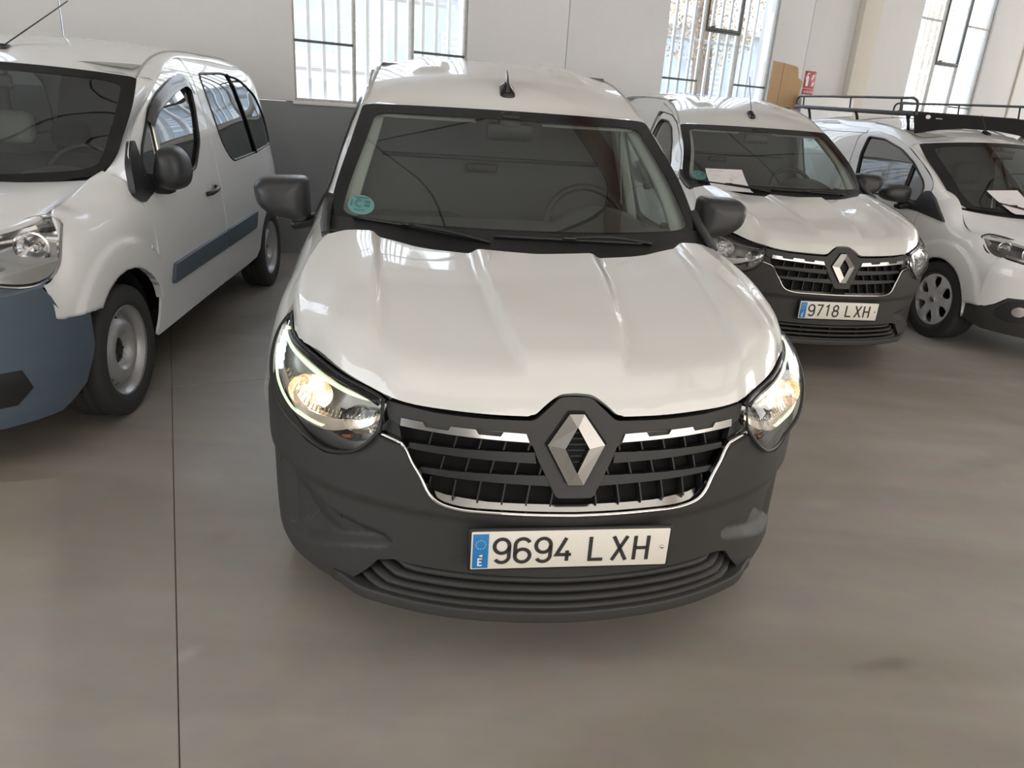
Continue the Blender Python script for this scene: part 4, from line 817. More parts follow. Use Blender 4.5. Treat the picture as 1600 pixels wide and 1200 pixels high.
# ------------------------------------------------------------------ two other vans, built from the same kind of pieces
def van2(name, label, x, y, yaw, p, cat='van'):
    van = thing(name, label, cat, (x, y, 0), yaw); wm = p['paint']; S = Tab(p['sy'], p['sz'], p['S']); side = lambda a, b: np.stack([S(a, b), a, b], -1)
    def sidem(s, off=0.): return lambda a, b: np.stack([s * (S(a, b) + off), a, b], -1)
    # hood
    H = Net([[(-a, b, c) for a, b, c in r[:0:-1]] + list(r) for r in p['hood']])
    patch('hood', rounded([(0, 0), (0, 1), (1, 1), (1, 0)], .02, 3), H, wm, van, res=.03, lip=.02, scale=(.85, 1.4), out=(0, -.3, 1))
    boxm('engine_bay', (0, .62, .52), (1.15, .70, .34), M_void, van)
    # front wings: sections along y, cut by the wheel arch and the bumper seam below and by the door edge behind
    fy = p['fy']; C = [CS(fy, np.array([s[k] for s in p['fsec']])) for k in range(len(p['fsec'][0]))]; ac, ar = p['arch'], p['archr']
    ye = CS([q[0] for q in p['dedge']], [q[1] for q in p['dedge']]); sm_y, sm_z = [q[0] for q in p['seam']], [q[1] for q in p['seam']]
    ys = np.unique(np.r_[np.linspace(fy[0], fy[-1], 70), ac[0] + ar * np.cos(np.linspace(0, PI, 24)), ac[0] - ar - .001, ac[0] + ar + .001]); ys = ys[(ys >= fy[0]) & (ys <= fy[-1])]; G = []; nt = 40
    for yy in ys:
        k = np.array([c(np.array([yy]))[0] for c in C]); sp = CS(np.linspace(0, 1, len(k)), k); tt = np.linspace(0, 1, 240); zz = sp(tt)[:, 1]
        zl = float(np.interp(yy, sm_y, sm_z)); dy = abs(yy - ac[0])
        if dy < ar: zl = max(zl, ac[1] + math.sqrt(ar * ar - dy * dy))
        i = int(np.argmax(zz >= zl)) if (zz >= zl).any() else 230; t = np.linspace(tt[i], 1, nt); q = sp(t); row = []
        for X, z in q:
            r = math.hypot(yy - ac[0], z - ac[1]); X = X + .012 * float(sst((ar + .15 - r) / .04)) * float(sst((.95 - z) / .1)); e = float(ye(np.array([z]))[0]) - .004
            Y = yy if yy < ac[0] else ac[0] + (yy - ac[0]) * (e - ac[0]) / (fy[-1] - ac[0]); row.append((X, Y, z))
        row = [(row[0][0] - .035, row[0][1], row[0][2] + .004), (row[0][0] - .003, row[0][1], row[0][2])] + row + [(row[-1][0] - .004, row[-1][1], row[-1][2] - .012)]; G.append(row)
    gridmesh('front_wing', G, wm, van, mir=True)
    # doors with windows, quarters
    win = rounded(p['win'], p.get('winr', .04), 4); d2 = patch('front_door', rounded(p['door'], .03, 3), side, wm, van, [win], mir=True, res=.03)
    for d, s in zip(d2, (1, -1)):
        patch('door_glass', win, sidem(s, -.010), p['sglass'], d, lip=0)
        sweep('window_seal', sidem(s, -.002)(win[:, 0], win[:, 1]), [(-.009, -.007), (.009, -.007), (.009, .007), (-.009, .007)], M_black, d, closed=True)
        a, b = p['qbar']; t = np.linspace(0, 1, 6); sweep('quarter_bar', sidem(s, .001)(a[0] + (b[0] - a[0]) * t, a[1] + (b[1] - a[1]) * t), [(-.013, -.006), (.013, -.006), (.013, .006), (-.013, .006)], M_satin if p.get('chromebar') else M_black, d)
        hy, hz = p['handle']; hx = float(S(np.array([hy]), np.array([hz]))[0])
        lathe('handle_recess', [(0, .004 * s), (.035, .003 * s), (.045, .001 * s)], wm, d, (s * hx, hy, hz + .012), 20)
        sweep('door_handle', [(s * (hx + o), hy + a_, hz + b_) for o, a_, b_ in ((.005, -.09, -.012), (.030, -.06, -.006), (.034, 0, .002), (.030, .06, .012), (.004, .085, .016))], circ(.013, 8), M_black, d)
        tr = p['tri']; f = lambda a, b, s=s: np.stack([s * (np.interp(b, [q[0] for q in p['trix']], [q[1] for q in p['trix']]) + .008), a, b], -1)
        patch('mirror_base', rounded(tr, .025, 3), f, M_mirror, d, lip=.03, res=.03)
        if p.get('visor'):
            V = np.array(p['visor']); W_ = np.array(p['visor2']); A = sidem(s, .012)(V[:, 0], V[:, 1]); B = sidem(s, .022)(W_[:, 0], W_[:, 1]); A, B = curve(A, 20), curve(B, 20)
            gridmesh('rain_deflector', [A, (A + B) / 2 + (s * .006, 0, 0), B], M_gloss, d)
    holes = [rounded(q, .07, 5) for q in p.get('qwin', [])]; q2 = patch('rear_quarter', p['quarter'], side, wm, van, holes, mir=True, res=.05)
    for d, s in zip(q2, (1, -1)):
        for h in holes:
            patch('quarter_glass', h, sidem(s, -.004), p['qglass'], d, lip=0); sweep('quarter_seal', sidem(s, -.002)(h[:, 0], h[:, 1]), circ(.008, 6), M_black, d, closed=True)
        for a, b in p.get('qdiv', []):
            t = np.linspace(0, 1, 8); sweep('quarter_bar', sidem(s, .002)(a[0] + (b[0] - a[0]) * t, a[1] + (b[1] - a[1]) * t), [(-.011, -.006), (.011, -.006), (.011, .006), (-.011, .006)], M_gloss, d)
        for L in p.get('lines', []):
            L = poly(L, 24); sweep('panel_joint', sidem(s, .0005)(L[:, 0], L[:, 1]), [(-.0025, -.002), (.0025, -.002), (.0025, .001), (-.0025, .001)], M_void, d)
        for k, (z0, z1) in enumerate(p.get('mould', [])): 
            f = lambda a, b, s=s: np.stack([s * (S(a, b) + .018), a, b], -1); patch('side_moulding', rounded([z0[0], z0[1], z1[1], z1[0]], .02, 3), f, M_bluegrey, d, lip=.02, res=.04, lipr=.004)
    # windscreen pillars between screen edge and door line
    E_ = curve(p['wse'], 16); D_ = curve(p['dline'], 16); M1 = (E_ * .62 + D_ * .38) + np.outer(np.sin(np.linspace(.3, PI - .3, 16)), (.012, -.014, .010)); M2 = (E_ * .25 + D_ * .75) + np.outer(np.sin(np.linspace(.3, PI - .3, 16)), (.014, -.012, .010))
    N_ = Net(np.stack([E_, M1, M2, D_], 1)); u, v = np.meshgrid(np.linspace(0, 1, 30), np.linspace(0, 1, 9), indexing='ij')
    gridmesh('roof_pillar', N_(u.ravel(), v.ravel()).reshape(30, 9, 3), wm, van, mir=True)
    ch = np.array(p['chan']); cz, cx = CS(ch[:, 1], ch[:, 2]), CS(ch[:, 1], ch[:, 0]); rz = CS([q[0] for q in p['roofz']], [q[1] for q in p['roofz']]); yh, y0, yr, cw = p['roofz'][0][0], ch[0, 1], ch[-1, 1], p['crown']
    yj = np.linspace(y0, yr, 40); gridmesh('roof_rail', [[(X, yy, z), ((X + cx(yy)) / 2 + cw[1], yy, (z + cz(yy)) / 2 + .006), (cx(yy), yy, cz(yy))] for yy in yj for X, z in [(float(S(np.array([yy]), np.array([np.interp(yy, *p['railz'])]))[0]), float(np.interp(yy, *p['railz'])))]], wm, van, mir=True)
    def roof(t, yy):
        a = np.abs(t); Y = yy + (1 - sst((yy - yh) / .8)) * (y0 - yh) * a ** 2.2; ycl = np.maximum(Y, y0); z = rz(yy) + (cz(ycl) - rz(yy)) * a ** cw[0]; return np.stack([cx(ycl) * t, Y, z], -1)
    patch('roof', [(t, yh + .004) for t in np.linspace(-1, 1, 13)] + [(1, yy) for yy in np.linspace(yh + .3, yr, 6)] + [(t, yr + .0) for t in np.linspace(1, -1, 9)][1:-1] + [(-1, yy) for yy in np.linspace(yr, yh + .3, 6)], roof, wm, van, res=.035, lip=.012, scale=(.62, 1), out=(0, 0, 1))
    if p.get('channel'): yy = np.linspace(y0, yr, 30); sweep('roof_channel', np.stack([cx(yy), yy, cz(yy) + .001], -1), circ(.006, 6), M_trim, van, mir=True)
    gridmesh('rear_doors', [[(X * t, yr_ + .03 * (1 - t * t), z) for t in np.linspace(-1, 1, 9)] for z, X, yr_ in p['rear']], wm, van)
    # windscreen
    we = curve(p['wse'], 6); wc = p['wsc']; Gw = []
    for i, e in enumerate(we):
        t = i / 5; c = np.array(wc[0]) + (np.array(wc[1]) - np.array(wc[0])) * t + np.array((0, -.01, .014)) * math.sin(PI * t)
        Gw.append([(e[0] * q, c[1] + (e[1] - c[1]) * abs(q) ** 2.2, c[2] + (e[2] - c[2]) * abs(q) ** 2.2) for q in np.linspace(-1, 1, 11)])
    Wn = Net(Gw); g = patch('windscreen', [(0, 0), (1, 0), (1, 1), (0, 1)], Wn, M_screen, van, res=.05, lip=0, scale=(.86, 1.3), out=(0, -1, .6))
    patch('screen_border', rounded([(0, 0), (0, 1), (1, 1), (1, 0)], .03, 4), Wn, M_gloss, g, [rounded(p['frit'], .06, 6)], res=.03, lip=.006, off=.0015, scale=(.86, 1.3), out=(0, -1, .6))
    hr = p['hood'][-1]; xs = np.linspace(-1, 1, 17); hb = H(np.full(17, .985), (xs + 1) / 2) + (0, 0, -.016); bt = Wn(np.full(17, .05), (xs * .985 + 1) / 2) + (0, .0, -.004)
    gridmesh('cowl', [hb + (bt - hb) * t - np.array((0, 0, .012)) * math.sin(PI * t) for t in np.linspace(0, 1, 4)], M_black, van)
    wp = lambda u, v, o=.014: Wn(np.array([u]), np.array([v]))[0] + np.array((0, -.6, .8)) * o
    for a, b in p['wipers']: wiper(van, [wp(*q, .022) for q in a], [wp(*q) for q in b])
    gt, gb = curve(p['gtop'], 9), curve(p['gbot'], 9); gm = (gt + gb) / 2 + (0, -.03, .01); fu = lambda q: np.r_[mirx(q[:0:-1]), q]
    GN = Net([fu(gb) + (0, .03, 0), fu(gm) + (0, .03, 0), fu(gt) + (0, .03, 0)]); u, v = np.meshgrid(np.linspace(0, 1, 7), np.linspace(0, 1, 21), indexing='ij')
    gr = gridmesh('grille', GN(u.ravel(), v.ravel()).reshape(7, 21, 3), M_void, van)
    for t in p['gslat']: sweep('grille_slat', GN(np.full(25, t), np.linspace(.01, .99, 25)) + (0, -.022, 0), [(-.016, -.008), (.016, -.008), (.016, .008), (-.016, .008)], M_mirror, gr)
    # bumper and its plan
    P0 = np.array(p['plan']); a_ = np.r_[0, np.cumsum(np.linalg.norm(np.diff(P0, axis=0), axis=1))]; PS = CS(np.r_[-a_[:0:-1], a_], np.r_[mirx(P0[:0:-1]), P0]); xa = lambda q: np.sign(q) * np.interp(np.abs(q), P0[:, 0], a_)
    def bump(a, z):
        P = PS(a); n = PS(np.asarray(a) + 1e-3) - PS(np.asarray(a) - 1e-3); n /= np.linalg.norm(n, axis=-1)[..., None]; N = np.stack([-n[..., 1], n[..., 0]], -1)
        R = P + N * np.interp(z, [q[0] for q in p['binset']], [q[1] for q in p['binset']])[..., None]; return np.stack([R[..., 0], R[..., 1], z], -1)
    for nm, half, m_, off in p['bumper']:
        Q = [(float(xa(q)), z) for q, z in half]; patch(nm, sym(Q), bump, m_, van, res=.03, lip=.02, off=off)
    hb_ = [q for q in p['bumper'][0][1]][:p['ntop']]; xs = np.linspace(p['lbot'][0][0], hb_[-1][0], 24); E1 = bump(xa(xs), np.interp(xs, [q[0] for q in hb_], [q[1] for q in hb_])); lb = curve(p['lbot'], 60); E2 = lb[[int(np.argmin(np.abs(lb[:50, 0] - q))) for q in xs]]
    gridmesh('bumper_shelf', [E1 + (0, .004, -.004), (E1 + E2) / 2 + (0, .004, .0), E2 + (0, .006, -.004)], p['bumper'][0][2], van, mir=True)
    for nm, q, m_, off, dep in p['bumper_bits']:
        for s in (1, -1): patch(nm, [(s * float(xa(a)), z) for a, z in q], bump, m_, van, res=.025, lip=dep, off=off)
    # lamps
    for s in (1, -1):
        n = 14; T, B = curve(p['ltop'], n), curve(p['lbot'], n); R = [B + (T - B) * v + np.outer(np.sin(PI * v) * np.sin(PI * np.linspace(.05, .95, n)) ** .6, (.012, -.02, .008)) for v in np.linspace(0, 1, 5)]
        L = Net(np.transpose(R, (1, 0, 2))); inw = np.array((-.3, .88, -.1)); Sm = np.array((s, 1, 1.))
        f = lambda d: (lambda a, b: (L(a, b) + inw * d) * Sm)
        hd = patch('headlight', [(0, 0), (1, 0), (1, 1), (0, 1)], f(.075), M_reflector if p['lampsilver'] else M_lampgrey, van, res=.03, lip=.065, scale=(.45, .2), out=(0, -1, 0))
        patch('lens', [(0, 0), (1, 0), (1, 1), (0, 1)], f(0), M_lens, hd, res=.03, lip=.004, scale=(.45, .2), out=(0, -1, 0))
        tube('seal', np.r_[curve(p['ltop'], 24), curve(p['lbot'], 24)[::-1][1:-1]] * Sm, .006, M_black if not p['lampsilver'] else M_satin, hd, 8, closed=True)
        for u, v, r in p['bowls']:
            c = f(.07)(np.array([u]), np.array([v]))[0]; gridmesh('reflector', [[(c[0] + q * math.cos(2 * PI * k / 32), c[1] + h + .3 * s * q * math.cos(2 * PI * k / 32), c[2] + q * math.sin(2 * PI * k / 32)) for k in range(32)] for q, h in ((.012, 0), (r * .4, -.005), (r * .7, -.02), (r * .92, -.045), (r, -.052), (r * 1.12, -.05))], M_reflector, hd, True, False)
            lathe('bulb', [(0, -.03), (.008, -.028), (.012, -.015), (.012, 0)], M_satin, hd, c, 12).data.transform(Matrix.Translation(c) @ Matrix.Rotation(PI / 2, 4, 'Z') @ Matrix.Translation(-Vector(c)))
        for q, m_, d in p['lampbits']: patch('lamp_trim', q, f(d), m_, hd, res=.025, lip=.02, scale=(.45, .2), out=(0, -1, 0))
    # mirrors, wheels, underside, interior
    mirror(van, rounded(p['mir'], p['mirr'], 4), p['miry'], p['mird'], p['mira'], tilt=p.get('mirt', 0))
    for yw in p['wy']:
        for s in (1, -1):
            wheel(van, s * p['wx'], yw, p['wkind'], p['wz'])
            gridmesh('wheel_well', [[(s * xx, yw + (ar + .004) * math.cos(rad(a)), ac[1] + (ar + .004) * math.sin(rad(a))) for xx in (.55, .83)] for a in range(-12, 193, 12)], M_void, van); boxm('well_back', (s * .58, yw, .45), (.01, 2 * ar, .5), M_void, van)
    boxm('floor_pan', (0, (p['wy'][1] + .4) / 2 + .35, .29), (1.5, p['wy'][1] - .3, .10), M_void, van)
    dz, dy0 = p['dashz'], p['dashy']
    gridmesh('dashboard', [[(q, dy0 + a - .12 * (1 - (q / .7) ** 2) * (a < .2), dz + b) for q in np.linspace(-.70, .70, 13)] for a, b in ((-.22, -.0), (.05, .01), (.25, .0), (.36, -.05), (.40, -.16), (.38, -.4))], M_dash, van)
    gridmesh('instrument_hood', [[(.36 + w * math.cos(PI * k / 12), dy0 + yv, dz + h * math.sin(PI * k / 12)) for k in range(13)] for yv, w, h in ((.0, .14, .02), (.12, .18, .07), (.24, .18, .075), (.28, .15, .03))], M_dash, van)
    steering_wheel(van, (.36, dy0 + .42, dz + .0), 30)
    for s in (1, -1):
        seat(van, s * .37, dy0 + .75, .52, False, 1.05); hs = boxm('headrest', (s * .37, dy0 + 1.13, 1.20), (.27, .11, .20), p['restm'], van, .05, rot('X', -8))
        sweep('pillar_trim', curve(p['wse'], 12) * (s, 1, 1) + np.array((-.05 * s, .035, -.014)), [(-.03, -.012), (.03, -.012), (.03, .012), (-.03, .012)], M_trim, van)
    yb = p['ybulk']; gridmesh('bulkhead', [[(t * S(np.array([yb]), np.array([z]))[0] * .985, yb, z) for t in np.linspace(-1, 1, 9)] for z in np.linspace(.3, p['zbulk'], 8)], M_bulk, van)
    gridmesh('headliner', [[(t * ch[0, 0] * .97, yy, rz(yy) - .02 - .03 * t * t) for t in np.linspace(-1, 1, 7)] for yy in np.linspace(y0 + .01, yb, 5)], M_head, van)
    boxm('interior_mirror', (0, wc[1][1] - .0, wc[1][2] - .09), (.22, .03, .07), M_black, van, .014)
    return van, Wn, side, roof

BZ = [.2, .35, .5, .65, .75, .85, .95, 1.05, 1.15, 1.25, 1.35, 1.45, 1.54, 1.62, 1.68, 1.72]
_bb = np.array([.84, .875, .89, .90, .898, .892, .882, .866, .85, .833, .815, .79, .765, .722, .665, .60])
BER = dict(paint=M_white2, sy=[.4, 1.0, 2.0, 3.0, 3.6, 3.9, 4.05], sz=BZ, S=[_bb - .03, _bb, _bb, _bb, _bb - .004, _bb - .02, _bb - .07], sglass=M_dark, qglass=M_dark, chromebar=True,
    hood=[[(0, .20, .90), (.3, .26, .90), (.5, .42, .90), (.60, .58, .915), (.68, .725, .953)], [(0, .45, .975), (.3, .5, .972), (.5, .62, .965), (.62, .76, .962), (.69, .85, .985)],
          [(0, .75, 1.02), (.3, .8, 1.018), (.5, .87, 1.01), (.62, .95, 1.005), (.695, 1.0, 1.022)], [(0, 1.0, 1.04), (.3, 1.05, 1.042), (.5, 1.11, 1.045), (.61, 1.15, 1.05), (.70, 1.15, 1.06)]],
    arch=(.935, .315), archr=.378, seam=[(.38, .62), (.42, .598), (.50, .594), (.66, .585), (.665, .25), (1.4, .25)], dedge=[(.2, 1.25), (.35, 1.275), (.55, 1.305), (.80, 1.297), (.965, 1.235), (1.04, 1.20), (1.15, 1.20)],
    fy=[.40, .48, .60, .70, .85, 1.0, 1.15, 1.28], fsec=[
        [(.79, .25), (.835, .45), (.848, .62), (.842, .68), (.832, .71), (.826, .728), (.822, .736), (.82, .742)], [(.83, .25), (.862, .45), (.868, .60), (.862, .66), (.85, .70), (.838, .725), (.825, .74), (.815, .750)],
        [(.86, .25), (.88, .45), (.885, .60), (.88, .70), (.865, .78), (.84, .83), (.82, .855), (.802, .872)], [(.87, .25), (.885, .45), (.89, .6), (.888, .72), (.873, .81), (.845, .88), (.80, .93), (.735, .958)],
        [(.875, .25), (.89, .45), (.895, .6), (.893, .72), (.88, .83), (.85, .91), (.79, .96), (.692, .988)], [(.878, .25), (.892, .45), (.897, .6), (.896, .73), (.885, .86), (.858, .94), (.80, .995), (.697, 1.024)],
        [(.88, .25), (.893, .45), (.90, .6), (.897, .75), (.888, .88), (.868, .97), (.82, 1.03), (.702, 1.064)], [(.88, .25), (.893, .45), (.90, .6), (.897, .75), (.890, .88), (.872, .98), (.838, 1.05), (.73, 1.10)]],
    door=[(1.262, .275), (1.29, .38), (1.312, .55), (1.303, .80), (1.24, .965), (1.205, 1.04), (1.205, 1.12), (1.30, 1.255), (1.46, 1.352), (1.65, 1.437), (1.9, 1.54), (2.12, 1.61), (2.3, 1.645), (2.398, 1.652), (2.42, 1.2), (2.40, .85), (2.42, .63), (2.41, .30)],
    win=[(1.25, 1.015), (1.36, 1.19), (1.575, 1.372), (1.77, 1.452), (1.95, 1.505), (2.22, 1.558), (2.32, 1.53), (2.29, 1.41), (2.21, 1.2), (2.05, 1.066), (1.74, 1.0)], qbar=((1.60, 1.383), (1.55, 1.02)), handle=(2.21, .914),
    tri=[(1.155, 1.00), (1.19, 1.13), (1.27, 1.235), (1.30, 1.24), (1.36, 1.04), (1.40, 1.0), (1.24, .955)], trix=[(.95, .884), (1.04, .872), (1.15, .852), (1.25, .84)],
    visor=[(1.50, 1.325), (1.60, 1.39), (1.80, 1.465), (2.0, 1.525), (2.2, 1.562), (2.30, 1.55), (2.325, 1.48)], visor2=[(1.55, 1.29), (1.64, 1.345), (1.82, 1.405), (2.0, 1.455), (2.16, 1.492), (2.25, 1.49), (2.29, 1.45)],
    quarter=[(2.425, .30), (2.435, .63), (2.415, .85), (2.435, 1.2), (2.415, 1.605), (2.42, 1.655), (3.0, 1.665), (3.6, 1.655), (3.92, 1.60), (4.0, 1.45), (4.045, 1.0), (4.05, .5), (4.02, .32)] + arch(3.66, .315, .372, 2, 172)[::1] + [(3.2, .31)],
    qwin=[[(2.55, 1.575), (3.1, 1.60), (3.45, 1.575), (3.72, 1.47), (3.84, 1.30), (3.88, 1.12), (3.4, 1.075), (2.76, 1.05), (2.62, 1.17), (2.56, 1.4)]], qdiv=[((3.20, 1.60), (3.38, 1.07))],
    mould=[(((1.45, .512), (2.395, .535)), ((1.475, .612), (2.395, .645))), (((2.415, .536), (3.10, .558)), ((2.415, .646), (3.14, .674)))],
    lines=[[(1.31, .262), (1.31, .262), (2.4, .292), (3.25, .315)]],
    wse=[(.715, 1.215, 1.075), (.738, 1.30, 1.135), (.728, 1.44, 1.223), (.712, 1.60, 1.335), (.70, 1.69, 1.40), (.68, 1.82, 1.523)], wsc=((0, 1.0, 1.025), (0, 1.70, 1.552)), frit=[(.075, .035), (.055, .5), (.075, .965), (.93, .955), (.93, .045)],
    dline=[(.868, 1.198, 1.04), (.854, 1.20, 1.125), (.834, 1.297, 1.262), (.80, 1.645, 1.444), (.768, 1.89, 1.540), (.742, 1.99, 1.573)],
    chan=[(.675, 1.83, 1.528), (.665, 1.95, 1.585), (.655, 2.15, 1.648), (.645, 2.45, 1.688), (.64, 3.0, 1.70), (.63, 3.6, 1.69), (.605, 3.92, 1.645)], railz=([1.83, 1.9, 2.0, 2.12, 2.3, 2.42, 3.0, 3.6, 3.92], [1.510, 1.541, 1.573, 1.611, 1.647, 1.656, 1.668, 1.658, 1.60]),
    roofz=[(1.70, 1.555), (1.8, 1.60), (1.95, 1.65), (2.2, 1.70), (2.6, 1.738), (3.1, 1.75), (3.6, 1.735), (3.93, 1.69)], crown=(2.4, .012), channel=True,
    rear=[(.3, .75, 4.04), (.6, .80, 4.05), (.9, .79, 4.05), (1.2, .75, 4.03), (1.45, .70, 3.99), (1.6, .66, 3.93), (1.66, .60, 3.90)],
    wipers=[([(.02, .72), (.06, .55), (.09, .42)], [(.05, .60), (.10, .42), (.12, .30)]), ([(.02, .40), (.07, .25), (.10, .14)], [(.06, .28), (.11, .14), (.12, .06)])],
    plan=[(0, .0), (.2, .012), (.4, .05), (.6, .135), (.72, .225), (.80, .315), (.845, .40), (.872, .5), (.885, .60), (.888, .72)], binset=[(.15, .05), (.25, .02), (.4, 0), (.75, .0), (.8, .02)],
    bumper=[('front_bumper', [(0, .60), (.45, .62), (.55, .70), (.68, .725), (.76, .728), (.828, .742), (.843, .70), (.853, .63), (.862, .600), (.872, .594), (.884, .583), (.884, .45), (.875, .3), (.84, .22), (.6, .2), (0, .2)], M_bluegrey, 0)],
    bumper_bits=[('bumper_inset', [(.50, .30), (.74, .30), (.78, .36), (.76, .44), (.52, .44)], M_black, .003, .01)],
    ltop=[(.42, .42, .865), (.5, .53, .90), (.60, .66, .928), (.68, .725, .953), (.745, .70, .953), (.79, .655, .936)], lbot=[(.42, .33, .76), (.55, .37, .745), (.66, .395, .728), (.735, .41, .724), (.79, .45, .735), (.818, .505, .775), (.803, .60, .86)],
    ntop=6, gtop=[(0, .205, .888), (.2, .225, .886), (.42, .36, .872)], gbot=[(0, .012, .60), (.2, .024, .60), (.46, .08, .63)], gslat=(.12, .32, .52, .72, .92), lampsilver=True, bowls=[(.30, .5, .075), (.66, .55, .055)], lampbits=[([(.86, .05), (.97, .1), (.97, .95), (.88, .95)], M_satin, .03), ([(.1, .03), (.8, .05), (.8, .14), (.1, .12)], M_satin, .03), ([(.1, .88), (.85, .86), (.85, .95), (.1, .97)], M_satin, .02)],
    mir=[(.915, 1.205), (1.0, 1.222), (1.05, 1.17), (1.062, 1.09), (1.045, 1.035), (1.0, 1.005), (.93, 1.01), (.89, 1.06)], mirr=.035, miry=1.42, mird=.12, mira=((.90, 1.44, 1.03), (.12, .10, .10), 0),
    wy=(.925, 3.653), wx=.775, wz=.310, wkind='steel', dashz=1.0, dashy=1.35, restm=M_trim, ybulk=3.9, zbulk=1.6)
bv, bW, bS, bR = van2('passenger_van', 'white passenger van at the left edge with dark bumper and rear side windows', -2.60636, 2.24181, rad(4.8256), BER)
ab = boxm('antenna_base', (0, 1.875, 1.625), (.05, .07, .04), M_black, bv, .014); tube('antenna_rod', [(0, 1.885, 1.64), (0, 2.48, 1.878), (0, 2.62, 1.935)], .0035, M_mirror, ab, 6)
for s in (1, -1): lathe('side_repeater', [(0, .908 * s), (.016, .905 * s), (.024, .895 * s), (.026, .88 * s)], M_lens if 0 else M_satin, bv, (0, 1.235, .729), 20)
